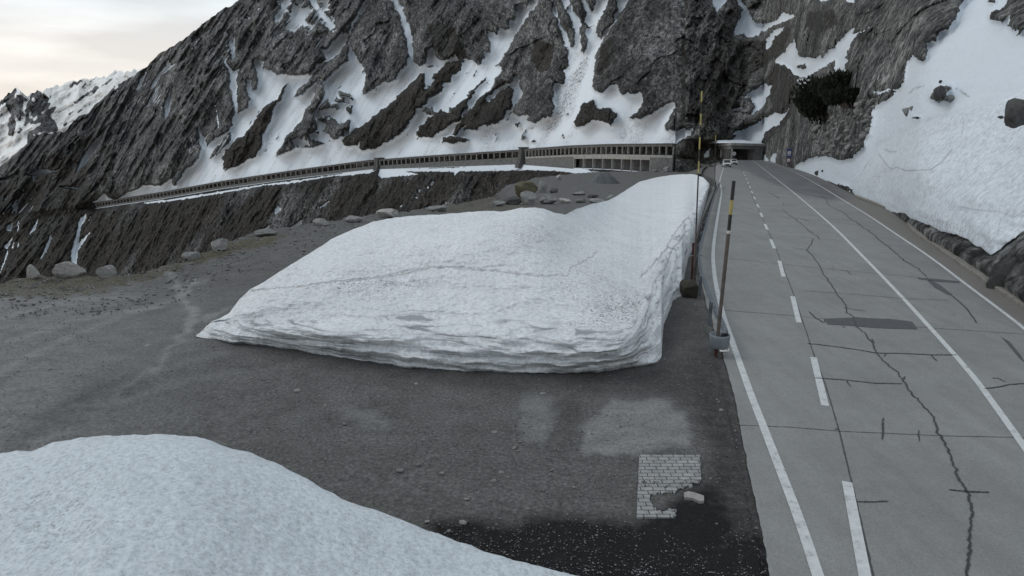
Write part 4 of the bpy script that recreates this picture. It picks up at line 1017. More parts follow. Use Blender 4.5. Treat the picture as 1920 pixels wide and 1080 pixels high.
ck = [
 (Z(1280,360,3, 730,265, 730,295, 708,308, 695,330, 740,370, 750,395, 780,430, 800,480, 830,520, 865,570, 880,590, 915,640, 920,680, 960,710, 980,760, 1020,800, 1060,840, 1072,865, 1090,910, 1130,960, 1200,1010, 1245,1075) + Z(960,720,2, 1500,40, 1545,85, 1575,120, 1600,190, 1640,260, 1680,370, 1710,410, 1725,470, 1715,560, 1715,620, 1705,720, 1690,850), 0.036),
 (Z(1280,360,3, 560,98, 600,135, 640,160, 700,210, 740,240, 772,272), 0.035), (Z(1280,360,3, 480,5, 520,25, 545,45), 0.05), (Z(1280,360,3, 565,60, 568,82), 0.05),
 (Z(1280,360,3, 640,145, 700,165, 760,172), 0.04),
 (Z(1280,360,3, 780,25, 808,45, 810,65, 840,90, 890,110, 940,150, 1000,190, 1070,240, 1130,290, 1200,345, 1240,385, 1320,430, 1380,490), 0.045), (Z(1280,360,3, 1510,585, 1560,625, 1600,660, 1620,690, 1655,742), 0.045),
 (Z(1280,360,3, 700,855, 850,872, 990,892, 1090,910, 1240,912, 1400,920, 1540,920), 0.05), (Z(1280,360,3, 1395,920, 1430,955), 0.04), (Z(1280,360,3, 605,318, 690,325), 0.03), (Z(1280,360,3, 680,558, 865,572, 1040,585, 1240,603, 1500,613), 0.03),
 (Z(1280,360,3, 712,675, 745,712, 795,740), 0.05), (Z(1280,360,3, 798,712, 800,740), 0.04), (Z(1280,360,3, 900,655, 1030,673), 0.035), (Z(1280,360,3, 740,1050, 900,1060, 1080,1080, 1235,1082), 0.04), (Z(1280,360,3, 925,1065, 930,1085), 0.04),
 (Z(1280,360,3, 840,420, 855,435), 0.04), (Z(1280,360,3, 920,445, 955,472), 0.03), (Z(1280,360,3, 1065,830, 1072,860), 0.05), (Z(1280,360,3, 1130,930, 1145,912), 0.03), (Z(1280,360,3, 1250,1040, 1240,1065), 0.04), (Z(1280,360,3, 1520,685, 1535,700), 0.02),
 (Z(960,720,2, 1392,130, 1389,213), 0.035), (Z(960,720,2, 1636,400, 1705,407, 1790,410), 0.035), (Z(960,720,2, 1290,445, 1350,446, 1412,443), 0.03), (Z(960,720,2, 1770,20, 1820,15, 1860,5, 1925,0), 0.04), (Z(960,720,2, 1800,-18, 1820,-20, 1850,-5), 0.03), (Z(960,720,2, 1523,175, 1527,220), 0.02),
 (Z(960,720,2, 1262,0, 1270,14), 0.03), (Z(960,720,2, 1210,175, 1225,170), 0.03), (Z(1280,360,3, 660,300, 680,302), .02), (Z(1280,360,3, 900,757, 915,768), .04), (Z(1280,360,3, 1360,540, 1400,543), .02)]
for i, (a, wd) in enumerate(ck): ribbon('crack', a, wd, M_crack, 0.014, road, jit=3.0 if i in (0, 1, 5) else 1.2, seed=i + 20, step=3)
for a in (Z(1280,360,3, 803,716, 950,710, 965,707, 1060,714, 1130,717, 1150,715, 1290,733, 1300,745, 1320,776, 1180,772, 1070,768, 960,757, 812,748), Z(1280,360,3, 1318,484, 1400,490, 1558,505, 1556,515, 1440,508, 1328,494), Z(1280,360,3, 1372,498, 1398,498, 1440,522, 1518,580, 1515,587, 1490,582, 1415,540),
          Z(1280,360,3, 1788,815, 1812,832, 1835,842, 1900,920, 1925,965, 1890,935, 1850,885)):
    patch_poly('patch', a, M_patch, 0.010, road)
# kerb
M_kerb = simple('weathered_kerb_concrete', (0.19, 0.175, 0.155), 0.85, var=0.35, scale=5, bstr=0.6)
def kerb():
    p = smooth_pl([(1600, 368), (1660, 391), (1690, 402), (1696, 412), (1702, 424), (1711, 437), (1740, 456), (1770, 477), (1807, 504), (1845, 530), (1883, 556), (1924, 585), (2000, 636), (2090, 700), (2360, 900)], 2)
    p = dens([tuple(a) for a in p], 5)
    Y = ghit(p[:, 0], p[:, 1]); W = pt(p[:, 0], p[:, 1], Y)
    T = np.gradient(W[:, :2], axis=0); T /= np.linalg.norm(T, axis=1)[:, None]
    Nn = np.stack([-T[:, 1], T[:, 0]], 1); Nn *= np.sign(Nn[:, :1] + 1e-9)
    z = gz(p[:, 0], W[:, 1])
    wd, hh = 0.32, 0.15
    jag = fbm(np.arange(len(p)) * 0.35, np.zeros(len(p)), 3, 170) * 0.02
    hq = np.where((np.abs(p[:, 0] - 1738) < 4) | (np.abs(p[:, 0] - 1845) < 4), 0.06, hh) + jag
    prof = [(0, -0.05), (0.0, 0.9), (0.03, 1.0), (wd, 1.0), (wd + .01, -0.3)]
    vs = []; fs = []
    n = len(p)
    for a, b in prof:
        for i in range(n): vs.append((W[i, 0] + Nn[i, 0] * a, W[i, 1] + Nn[i, 1] * a, z[i] + b * hq[i] if b > 0 else z[i] + b))
    for k in range(len(prof) - 1):
        for i in range(n - 1): fs.append((k * n + i, (k + 1) * n + i, (k + 1) * n + i + 1, k * n + i + 1))
    return obj_from('kerb', vs, fs, M_kerb, road)
kerb()
# painted survey plate
pl_ = Z(1320, 600, 13.5, 365,735, 620,740, 640,825, 410,835)
M_plate = simple('white_plate', (0.50, 0.49, 0.47), 0.6, var=0.06)
pp = patch_poly('number_plate', pl_, M_plate, 0.02); tag(pp, 'small white marker plate lying flat at the concrete edge below the grey collar', 'marker plate')
patch_poly('dark_mark', Z(1320, 600, 13.5, 565,765, 595,765, 605,800, 575,800), M_crack, 0.026, pp)
patch_poly('dark_mark', Z(1320, 600, 13.5, 410,765, 470,758, 540,770, 535,795, 480,785, 415,785), simple('faded_mark', (0.2, 0.18, 0.2), 0.8), 0.026, pp)
# ================================================================== PAVED INSET
m, nt, bs = newmat('paving_blocks')
tcn = N(nt, 'ShaderNodeTexCoord').outputs['Object']
bk_ = N(nt, 'ShaderNodeTexBrick'); L(nt, tcn, bk_.inputs['Vector'])
bk_.inputs['Scale'].default_value = 1.0; bk_.inputs['Brick Width'].default_value = 0.215; bk_.inputs['Row Height'].default_value = 0.122; bk_.inputs['Mortar Size'].default_value = 0.009; bk_.inputs['Mortar Smooth'].default_value = 0.1
bk_.inputs['Color1'].default_value = (0.20, 0.205, 0.205, 1); bk_.inputs['Color2'].default_value = (0.245, 0.245, 0.24, 1); bk_.inputs['Mortar'].default_value = (0.03, 0.03, 0.03, 1)
n1 = noise(nt, tcn, 7, 6, 0.75)
cv_, _1, _2 = mask_sep(nt); n2 = noise(nt, tcn, 40, 4, 0.7)
bc_ = mixc(nt, 1.0, bk_.outputs['Color'], ramp(nt, n1, (0.35, 0.8), (0.65, 1.3)), 'MULTIPLY')
df_ = ramp(nt, mathn(nt, 'ADD', cv_, mathn(nt, 'MULTIPLY', mathn(nt, 'SUBTRACT', n1, 0.5), 1.6)), (0.48, 0.0), (0.56, 1.0))
L(nt, mixc(nt, df_, bc_, ramp(nt, n2, (0.4, (0.012, 0.012, 0.012)), (0.6, (0.03, 0.03, 0.03)), (0.7, (0.12, 0.12, 0.12)))), bs.inputs['Base Color'])
bs.inputs['Roughness'].default_value = 0.85
bump(nt, bs, bk_.outputs['Fac'], -0.5, 0.02)
qa = np.array(Z(1140, 820, 6, 350,218, 1030,222, 1068,925, 320,922)); nu, nv = 70, 80
uu_ = np.linspace(0, 1, nu)[None, :, None]; vv_ = np.linspace(0, 1, nv)[:, None, None]
QP = (qa[0] * (1 - uu_) + qa[1] * uu_) * (1 - vv_) + (qa[3] * (1 - uu_) + qa[2] * uu_) * vv_
QX, QY = QP[..., 0], QP[..., 1]; QX = QX + (np.broadcast_to(uu_[..., 0], QX.shape) > .98) * fbm(QY / 4, QX * 0, 2, 175) * 2
QD = ghit(QX, QY); QW = pt(QX, QY, QD); QW[..., 2] = 0.045
cov = np.zeros(QX.shape); jx_ = QX + fbm(QX / 9, QY / 6, 3, 176) * 7; jy_ = QY + fbm(QX / 9, QY / 6, 3, 177) * 5
cov[inpoly(jx_, jy_, Z(1140, 820, 6, 700,640, 1000,560, 1200,560, 1200,1000, 700,1000, 760,860, 720,760))] = 1
cov = np.maximum(cov, 0.75 * inpoly(jx_, jy_, Z(1140, 820, 6, 480,650, 800,640, 860,600, 1080,520, 1080,600, 800,800, 560,860, 480,760)))
cov = np.maximum(cov, 0.45 * inpoly(jx_, jy_, Z(1140, 820, 6, 350,500, 650,520, 1060,480, 1060,600, 640,590, 350,590)))
QW[..., 2] -= 0.10 * ss(0.5, 0.8, blur(cov, 1))
sk_ = [QW[0].copy(), QW[-1].copy()]
for q_ in sk_: q_[:, 2] = -0.03
QW = np.concatenate([sk_[0][None], QW, sk_[1][None]], 0); cov = np.concatenate([cov[:1], cov, cov[-1:]], 0)
lft_ = QW[:, :1].copy(); lft_[..., 2] = -0.03; rgt_ = QW[:, -1:].copy(); rgt_[..., 2] = -0.03
QW = np.concatenate([lft_, QW, rgt_], 1); cov = blur(np.concatenate([cov[:, :1], cov, cov[:, -1:]], 1), 1)
o = grid_obj('paved_inset', QW, m, np.stack([cov, cov * 0, cov * 0], -1), smooth=False)
tag(o, 'small rectangle of grey concrete paving blocks set in the dark gravel', 'paving')
p2 = Z(1140, 820, 6, 850,665, 900,648, 990,668, 1075,700, 1078,755, 1030,762, 950,725, 860,718)
Yq = ghit(*np.array(p2).T); W = pt(*np.array(p2).T, Yq); W[:, 2] = 0.075; Wb = W.copy(); Wb[:, 2] = 0.0; nW = len(W)
o2 = obj_from('loose_paving_stone', list(W) + list(Wb), [tuple(range(nW))] + [(i, nW + i, nW + (i + 1) % nW, (i + 1) % nW) for i in range(nW)], simple('pale_slab', (0.24, 0.235, 0.22), 0.85, var=0.2, bstr=0.5))
tag(o2, 'pale flat broken slab at the lower right of the paving rectangle', 'stone')
# ================================================================== AVALANCHE GALLERIES
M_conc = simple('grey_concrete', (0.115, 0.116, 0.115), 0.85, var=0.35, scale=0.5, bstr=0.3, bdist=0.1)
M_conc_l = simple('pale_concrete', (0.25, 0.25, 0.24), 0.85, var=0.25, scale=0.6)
M_conc_d = simple('dark_concrete', (0.055, 0.055, 0.055), 0.8, var=0.5, scale=0.5)  # darker concrete tone for towers, roof edges, arcade back and portal low wall
M_inner = simple('dark_inner_concrete', (0.035, 0.035, 0.037), 0.9, var=0.3, scale=0.3)  # very dark concrete tone for the inner walls and gallery decks
def gpt(x):
    Y, z = gal(x); rx, _ = ray(x, 300)
    y = ip(x, GB)
    rx = ray(x, y)[0]
    return np.array([float(Y * rx), float(Y), float(z)])
def extr(name, xs, prof, mat, parent, Nv):
    """sweep a profile [(inward, z)] along the gallery"""
    vs = []; fs = []; n = len(xs); m_ = len(prof(xs[0]) if callable(prof) else prof)
    for x in xs:
        b = gpt(x)
        pr = prof(x) if callable(prof) else prof
        for a, z in pr: vs.append((b[0] + Nv[0] * a, b[1] + Nv[1] * a, b[2] + z))
    for i in range(n - 1):
        for j in range(m_):
            k = (j + 1) % m_
            fs.append((i * m_ + j, (i + 1) * m_ + j, (i + 1) * m_ + k, i * m_ + k))
    fs.append(tuple(range(m_))[::-1]); fs.append(tuple((n - 1) * m_ + j for j in range(m_)))
    return obj_from(name, vs, fs, mat, parent)
def gallery(x0, x1, ncol, label, arcade=None, group='avalanche galleries along the valley road'):
    A = gpt(x0); B = gpt(x1)
    T = (B - A)[:2]; T /= np.linalg.norm(T); Nv = np.array([-T[1], T[0]])
    if Nv[1] < 0: Nv = -Nv
    root = thing('avalanche_gallery', label, 'gallery', (0, 0, 0), group=group)
    xs = np.linspace(x0, x1, 26)
    extr('roof', xs, [(-0.9, OH), (9.6, OH + 0.3), (9.6, OH + RH + 0.2), (-0.9, OH + RH * 0.75)], M_conc, root, Nv)
    extr('roof_edge', xs, [(-1.25, OH + RH * 0.55), (-0.92, OH + RH * 0.55), (-0.92, OH + RH), (-1.25, OH + RH)], M_conc_d, root, Nv)
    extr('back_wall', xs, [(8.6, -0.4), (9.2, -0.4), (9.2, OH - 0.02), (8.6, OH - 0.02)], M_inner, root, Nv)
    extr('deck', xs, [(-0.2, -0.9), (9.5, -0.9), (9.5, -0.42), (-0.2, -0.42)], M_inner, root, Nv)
    extr('parapet', xs, [(-0.55, -0.95), (0.0, -0.95), (0.0, 0.35), (-0.55, 0.35)], M_conc_l if arcade else M_conc, root, Nv)
    def wprof(x):
        h = float(ip(x, WH)) + 1.0
        return [(-0.45, -h), (0.6, -h), (0.6, -0.96), (-0.35, -0.96)]
    if arcade:
        a0, a1 = arcade
        extr('lower_wall', np.linspace(x0, a0, 8), wprof, M_conc, root, Nv)
        extr('lower_wall', np.linspace(a1, x1, 5), wprof, M_conc, root, Nv)
        extr('beam', np.linspace(a0 + .1, a1 - .1, 10), [(-0.6, -2.2), (0.5, -2.2), (0.5, -0.97), (-0.6, -0.97)], M_conc_l, root, Nv)
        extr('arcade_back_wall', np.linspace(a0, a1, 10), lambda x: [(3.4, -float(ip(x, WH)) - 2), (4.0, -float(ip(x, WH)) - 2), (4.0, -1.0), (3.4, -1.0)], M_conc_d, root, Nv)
        bmL = None
        for i in range(9):
            t = i / 8.0
            x = a0 + (a1 - a0) * t
            b = gpt(x); h = float(ip(x, WH)) + 1.5
            bm = bmesh.new()
            add_box(bm, (0, 0, 0), (0.55, 1.6, h - 2.2), Matrix.Rotation(math.atan2(T[1], T[0]), 3, 'Z'))
            o = bm_obj('arcade_column', bm, M_conc_l, root); o.location = (b[0] + Nv[0] * 0.3, b[1] + Nv[1] * 0.3, b[2] - 2.2 - (h - 2.2) / 2)
    else:
        extr('lower_wall', xs, wprof, M_conc, root, Nv)
    bm = bmesh.new()
    add_box(bm, (0, 0, (OH + 0.3) / 2 - 0.1), (0.5, 0.75, OH - 0.2 - 0.3), Matrix.Rotation(math.atan2(T[1], T[0]), 3, 'Z'))
    me = None
    for i in range(ncol + 1):
        t = i / ncol
        # equal spacing on the ground
        w0 = t; X_ = A[0] + (B[0] - A[0]) * t; Y_ = A[1] + (B[1] - A[1]) * t
        lo, hi = x0, x1
        for _ in range(30):
            mid = (lo + hi) / 2
            if (gpt(mid)[0] - X_) < 0: lo = mid
            else: hi = mid
        b = gpt((lo + hi) / 2)
        if me is None:
            o = bm_obj('column', bm, M_conc_l, root); me = o.data
        else:
            o = bpy.data.objects.new('column', me); C.objects.link(o); o.parent = root
        o.location = (b[0] - Nv[0] * 0.15, b[1] - Nv[1] * 0.15, b[2] + 0.30)
    return root, T, Nv
gallery(181, 704, 66, 'long thin far-off concrete gallery section descending to the left down the valley')
gallery(713, 973, 27, 'middle concrete gallery section between the two dark towers')
_, T3, N3 = gallery(986, 1263, 31, 'nearest concrete gallery section with a second row of wide bays beneath', arcade=(1077, 1221))
def tower(x, label, wdt):
    b = gpt(x); root = thing('gallery_tower', label, 'tower', (0, 0, 0), group='dark towers between the galleries')
    A = gpt(x - 3); B = gpt(x + 3); T = (B - A)[:2]; T /= np.linalg.norm(T); Nv = np.array([-T[1], T[0]])
    if Nv[1] < 0: Nv = -Nv
    def q(u, n_, z): return (b[0] + T[0] * u + Nv[0] * n_, b[1] + T[1] * u + Nv[1] * n_, b[2] + z)
    w2 = wdt / 2
    vs = []
    for u in (-w2, w2):
        vs += [q(u - 1.2 * (u < 0) * 1.5, -4.5, -7.5), q(u, -2.4, -1), q(u, -1.8, OH + RH + 0.6), q(u, 9, OH + RH + 1.2), q(u, 9, -7)]
    fs = [(0, 1, 2, 3, 4), (9, 8, 7, 6, 5)] + [(i, 5 + i, 5 + (i + 1) % 5, (i + 1) % 5) for i in range(5)]
    obj_from('shaft', vs, fs, M_conc_d, root)
    for u in (-w2 + 0.3, w2 * 0.35):
        vs = [q(u, -2.0, OH - 0.2), q(u + .7, -2.0, OH - 0.2), q(u + .7, -2.0, OH + RH), q(u, -2.0, OH + RH), q(u - 0.6, -4.7, -6.5), q(u + .1, -4.7, -6.5)]
        vs = [q(u, -2.75, -1.0), q(u + .7, -2.75, -1.0), q(u + .7, -2.15, OH + RH - 0.4), q(u, -2.15, OH + RH - 0.4), q(u, -2.0, -1.0), q(u + .7, -2.0, -1.0), q(u + .7, -1.7, OH + RH - 0.4), q(u, -1.7, OH + RH - 0.4)]
        obj_from('rib', vs, [(0, 1, 2, 3), (7, 6, 5, 4), (0, 4, 5, 1), (1, 5, 6, 2), (2, 6, 7, 3), (3, 7, 4, 0)], M_conc, root)
    vs = [q(u, n_, z) for z in (OH + RH + 0.65, OH + RH + 1.5) for (u, n_) in ((-w2 - .4, -2.3), (w2 + .6, -2.3), (w2 + .6, 9), (-w2 - .4, 9))]
    obj_from('cap', vs, [(3, 2, 1, 0), (4, 5, 6, 7)] + [(i, (i + 1) % 4, 4 + (i + 1) % 4, 4 + i) for i in range(4)], M_conc_d, root)
tower(708.5, 'dark narrow concrete tower on the gallery line, the farther of two', 5.5)
tower(979.5, 'dark narrow concrete tower on the gallery line, the nearer of two', 5.5)

# ================================================================== TUNNEL PORTAL
def hexa(name, lo, hi, mat, parent):
    """lo/hi: 4 world points each"""
    vs = list(lo) + list(hi)
    return obj_from(name, vs, [(3, 2, 1, 0), (4, 5, 6, 7)] + [(i, (i + 1) % 4, 4 + (i + 1) % 4, 4 + i) for i in range(4)], mat, parent)
Y0, Y1 = 300.0, 331.0
port = thing('tunnel_portal', 'concrete tunnel portal with a wide dark mouth where the road enters the rock', 'tunnel')
zt0, zt1, zt2 = [float(H + Y0 * ray(1400, y)[1]) for y in (268.0, 272.5, 279.0)]
zbs = float(H + Y0 * ray(1400, 301.5)[1])
XL, XM, XR, XE = [float(Y0 * ray(x, 285)[0]) for x in (1371.5, 1394, 1416, 1430)]
XBL = float(Y1 * ray(1347, 280)[0]); zsl = -1.0
def rect(x0, x1, y0, y1, z): return [(x0, y0, z), (x1, y0, z), (x1, y1, z), (x0, y1, z)]
def rf(z, e=0.0, d=0.0):
    return [(XL - e, Y0 - e - d, z), (XE + e, Y0 - e - d, z - 0.35), (XE + e, Y1 + 6, z - 0.4), (XBL - e, Y1 + 6, z - 1.4), (XBL - e, Y1 - 1, z - 1.2)]
def pent(name, z0, z1, e, mat, d=0):
    a = rf(z0, e, d); b = rf(z1, e, d)
    return obj_from(name, a + b, [(4, 3, 2, 1, 0), (5, 6, 7, 8, 9)] + [(i, (i + 1) % 5, 5 + (i + 1) % 5, 5 + i) for i in range(5)], mat, port)
pent('roof', zt1 + 0.01, zt0, 0.7, M_conc_l)
pent('beam', zt2, zt1, 0.15, M_conc)
hexa('pier', rect(XR, XE, Y0, Y0 + 9, zbs - 1), rect(XR, XE, Y0, Y0 + 9, zt2 - 0.02), M_conc, port)
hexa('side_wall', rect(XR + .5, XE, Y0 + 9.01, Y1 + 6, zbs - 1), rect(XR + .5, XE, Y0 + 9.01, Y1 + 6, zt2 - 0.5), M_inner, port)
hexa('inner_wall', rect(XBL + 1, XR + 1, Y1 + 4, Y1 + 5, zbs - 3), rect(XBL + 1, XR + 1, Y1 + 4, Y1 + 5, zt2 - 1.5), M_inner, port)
for i, t in enumerate((0, .16, .30, .44, .60, .80, 1.0)):
    x = XL + (XBL - XL) * t; y = Y0 + (Y1 - Y0) * t
    hexa('column', rect(x, x + .65, y, y + .7, zbs - 2), rect(x, x + .65, y, y + .7, zt2 - 1.3 * t - 0.02), M_conc_l if i in (0, 5, 6) else M_conc, port)
hexa('low_wall', [(XL, Y0 + .8, zbs - 2), (XL + .3, Y0 + .8, zbs - 2), (XBL + .3, Y1, zbs - 2), (XBL, Y1, zbs - 2)], [(XL, Y0 + .8, zbs + 0.9), (XL + .3, Y0 + .8, zbs + .9), (XBL + .3, Y1, zbs + 0.4), (XBL, Y1, zbs + .4)], M_conc_d, port)
hexa('snow_cap', [(XM - 5, Y0 - .4, zt0 + .02), (XE + .4, Y0 - .4, zt0 - .33), (XE + .4, Y1 + 6, zt0 - .3), (XM - 8, Y1 + 6, zt0 - .9)], [(XM - 5, Y0 + 2, zt0 + .12), (XE, Y0 + 2, zt0 - .2), (XE, Y1 + 6, zt0 + 1.2), (XM - 6, Y1 + 6, zt0 + 1.2)], M_bank, port)
# concrete blocks inside the mouth
for i, (xa, xb, ya_) in enumerate(((1387, 1399, 291), (1401, 1407, 290.5))):
    Yv = 318.0; a = float(Yv * ray(xa, 295)[0]); b = float(Yv * ray(xb, 295)[0])
    bm = bmesh.new(); z_ = float(H + Yv * ray(xa, 298.8)[1]); zt_q = float(H + Yv * ray(xa, ya_ + .5)[1])
    add_box(bm, (0, 0, (zt_q - z_) / 2 - .2), (b - a, 1.0, zt_q - z_ + .4))
    bmesh.ops.bevel(bm, geom=list(bm.edges), offset=0.12, segments=2, affect='EDGES')
    o = bm_obj('barrier_block', bm, M_conc, None); o.location = ((a + b) / 2, Yv, z_)
    tag(o, ('wide grey block standing inside the dark tunnel mouth', 'narrow grey block standing inside the tunnel mouth right of the wide one')[i], 'barrier')

# ================================================================== SIGNS
M_white = simple('white_enamel', (0.62, 0.62, 0.62), 0.5, var=0.05)
M_red = simple('dull_red', (0.14, 0.025, 0.03), 0.5, var=0.1)
M_blue = simple('sign_blue', (0.035, 0.045, 0.13), 0.5, var=0.1)
M_dark = simple('near_black', (0.012, 0.012, 0.013), 0.6, var=0.2)
M_steel = simple('galvanised_steel', (0.14, 0.16, 0.18), 0.45, metal=0.3, var=0.3, scale=3)
def disc(name, r, d, mat, parent, loc, n=24):
    bm = bmesh.new(); add_tube(bm, (0, 0, 0), (0, -d, 0), r, n=n)
    o = bm_obj(name, bm, mat, parent); o.location = loc; return o
def panel(name, w_, h_, d, mat, parent, loc):
    bm = bmesh.new(); add_box(bm, (0, 0, 0), (w_, d, h_))
    bmesh.ops.bevel(bm, geom=list(bm.edges), offset=min(d * .3, 0.02), segments=1, affect='EDGES')
    o = bm_obj(name, bm, mat, parent); o.location = loc; return o
def post(h_, r, mat, parent, z0=-0.5):
    bm = bmesh.new(); add_tube(bm, (0, 0, z0), (0, 0, h_), r, n=10)
    return bm_obj('post', bm, mat, parent, True)
Yb_ = float(ghit(1478, 315)) - 1
mpp = Yb_ / F * 1.0
s1 = thing('road_sign', 'blue square sign with a white symbol above a round red-rimmed sign at the rock foot', 'road sign', (Yb_ * float(ray(1477.3, 315)[0]), Yb_, float(gz(1478, Yb_))), -0.45)
zz = lambda y: float(H + Yb_ * ray(1477, y)[1]) - s1.location.z
post(zz(277), 0.07, M_steel, s1)
bp = panel('blue_panel', 9 * mpp, 18 * mpp, 0.06, M_blue, s1, (0, -0.12, zz(287.5)))
panel('white_frame', 5.2 * mpp, 5.2 * mpp, 0.03, M_white, bp, (0, -0.05, (287.5 - 286.5) * mpp))
panel('symbol', 1.8 * mpp, 1.8 * mpp, 0.02, M_dark, bp, (0.02, -0.08, (287.5 - 286.7) * mpp))
panel('white_bar', 5.6 * mpp, 0.8 * mpp, 0.03, M_white, bp, (0, -0.05, (287.5 - 290.8) * mpp))
rd = disc('round_plate', 4.3 * mpp, 0.05, M_red, s1, (0, -0.16, zz(300.4)))
disc('white_field', 2.9 * mpp, 0.03, M_white, rd, (0, -0.05, 0)); disc('mark', 0.8 * mpp, 0.02, M_dark, rd, (0, -0.08, 0))
s2 = thing('road_sign', 'small round blue-grey sign on a pinkish post just right of the taller sign', 'road sign', (Yb_ * float(ray(1484, 313)[0]) + .3, Yb_ + .8, float(gz(1484, Yb_)) + .1), -0.45)
post(zz(293), 0.12, simple('pinkish_post', (0.16, 0.12, 0.12), 0.7), s2)
r2_ = disc('round_plate', 2.6 * mpp, 0.05, simple('blue_grey', (0.11, 0.12, 0.17), 0.5), s2, (0, -0.16, zz(292.5)))
Yp = 292.0
s3 = thing('road_sign', 'round pale sign with a dark centre on the left of the tunnel mouth', 'road sign', (Yp * float(ray(1376, 295)[0]), Yp, float(gz(1376, Yp))), 0)
zc3 = float(H + Yp * ray(1376, 288)[1]) - s3.location.z
post(zc3, 0.07, M_steel, s3)
r3 = disc('round_plate', 0.78, 0.05, M_white, s3, (0, -0.12, zc3)); disc('mark', 0.26, 0.03, M_dark, r3, (0, -0.05, 0))

# ================================================================== CARS
M_carw = simple('white_car_paint', (0.55, 0.56, 0.57), 0.35, var=0.04)
M_glass, nt, bs = newmat('car_glass'); bs.inputs['Base Color'].default_value = (0.012, 0.014, 0.016, 1); bs.inputs['Roughness'].default_value = 0.12
nn = N(nt, 'ShaderNodeTexCoord').outputs['Object']; L(nt, ramp(nt, noise(nt, nn, 2, 2), (0.3, (0.010, 0.012, 0.014)), (0.7, (0.018, 0.02, 0.022))), bs.inputs['Base Color'])
M_tyre = simple('tyre_rubber', (0.015, 0.015, 0.015), 0.9)
M_lamp = simple('lamp_glass', (0.6, 0.6, 0.58), 0.2, var=0.05)
def car(label, loc, rz_, L_=4.5, W_=1.88, Hh=1.75):
    root = thing('parked_car' if False else 'car', label, 'car', loc, rz_, 'white cars coming out of the tunnel')
    hb = Hh * 0.58
    def body_prof(s):   # front faces -Y
        return [(-L_ / 2, .32), (-L_ / 2 - .02, .62), (-L_ / 2 + .06, hb * .86), (-L_ / 2 + .35, hb * .97), (-L_ / 2 + 1.15, hb * 1.04), (L_ / 2 - .25, hb * 1.06), (L_ / 2 - .02, hb * .9), (L_ / 2, .34)]
    bm = bmesh.new()
    ws = [(-W_ / 2 + .06, 0), (-W_ / 2, 1), (W_ / 2, 1), (W_ / 2 - .06, 0)]
    rings = []
    for xw, f_ in ((-W_ / 2, .94), (-W_ / 2 + .1, 1), (0, 1.0), (W_ / 2 - .1, 1), (W_ / 2, .94)):
        rings.append([bm.verts.new((xw, y * f_, (z - .32) * (1 if abs(xw) < W_ / 2 else .9) + .32)) for y, z in body_prof(0)])
    for a, b in zip(rings[:-1], rings[1:]):
        for j in range(len(a)):
            k = (j + 1) % len(a); bm.faces.new((a[j], b[j], b[k], a[k]))
    bm.faces.new(rings[0]); bm.faces.new(rings[-1][::-1])
    body = bm_obj('body', bm, M_carw, root, False)
    # cabin
    bm = bmesh.new()
    y0, y1 = -L_ / 2 + 1.15, L_ / 2 - .2
    lo = [(-W_ / 2 + .06, y0), (W_ / 2 - .06, y0), (W_ / 2 - .06, y1), (-W_ / 2 + .06, y1)]
    hi = [(-W_ / 2 + .27, y0 + .75), (W_ / 2 - .27, y0 + .75), (W_ / 2 - .27, y1 - .35), (-W_ / 2 + .27, y1 - .35)]
    a = [bm.verts.new((x, y, hb)) for x, y in lo]; b = [bm.verts.new((x, y, Hh - .06)) for x, y in hi]
    for i in range(4): bm.faces.new((a[i], a[(i + 1) % 4], b[(i + 1) % 4], b[i]))
    bm.faces.new(b); bm.faces.new(a[::-1])
    bm_obj('windows', bm, M_glass, root)
    bm = bmesh.new()
    add_box(bm, (0, (y0 + y1) / 2 + .2, Hh - .03), (W_ - .5, y1 - y0 - 1.05, .08))
    for sx_ in (-1, 1):
        add_tube(bm, (sx_ * (W_ / 2 - .07), y0 + .02, hb), (sx_ * (W_ / 2 - .27), y0 + .78, Hh - .05), .05, n=6)
        add_tube(bm, (sx_ * (W_ / 2 - .07), y1, hb), (sx_ * (W_ / 2 - .27), y1 - .35, Hh - .05), .07, n=6)
        add_tube(bm, (sx_ * (W_ / 2 - .05), .35, hb), (sx_ * (W_ / 2 - .26), .35, Hh - .05), .05, n=6)
    bm_obj('roof', bm, M_carw, root)
    g = panel('grille', W_ * .55, .32, .06, M_dark, root, (0, -L_ / 2 - .02, .68))
    panel('bumper', W_ * .9, .16, .1, M_dark, root, (0, -L_ / 2 - .01, .40))
    for sx_ in (-1, 1):
        panel('headlight', .36, .17, .06, M_lamp, root, (sx_ * (W_ / 2 - .28), -L_ / 2 - .01, .82))
        panel('mirror', .22, .16, .1, M_carw, root, (sx_ * (W_ / 2 + .1), y0 + .3, hb + .12))
        for yy in (-L_ / 2 + .85, L_ / 2 - .85):
            bm = bmesh.new(); add_tube(bm, (-.12, 0, 0), (.12, 0, 0), .36, n=20)
            wh = bm_obj('wheel', bm, M_tyre, root); wh.location = (sx_ * (W_ / 2 - .1), yy, .36)
            bm = bmesh.new(); add_tube(bm, (sx_ * .10, 0, 0), (sx_ * .14, 0, 0), .22, n=14)
            bm_obj('rim', bm, M_steel, wh)
    return root
Yc = float(ghit(1366, 314.5)); W_ = pt(1366.5, 314.5, Yc)
car('white car with a dark grille driving out in front, nearest to the camera', (W_[0], Yc + 2, rz(1366, Yc, 0.0)), math.radians(-13), 4.6, 2.05, 1.95)
Yc = float(ghit(1380, 310.2)); W_ = pt(1379.5, 310.2, Yc)
car('white car following close behind and to the right of the first', (W_[0], Yc + 2, rz(1380, Yc, 0.0)), math.radians(-12), 4.2, 1.8, 1.7)

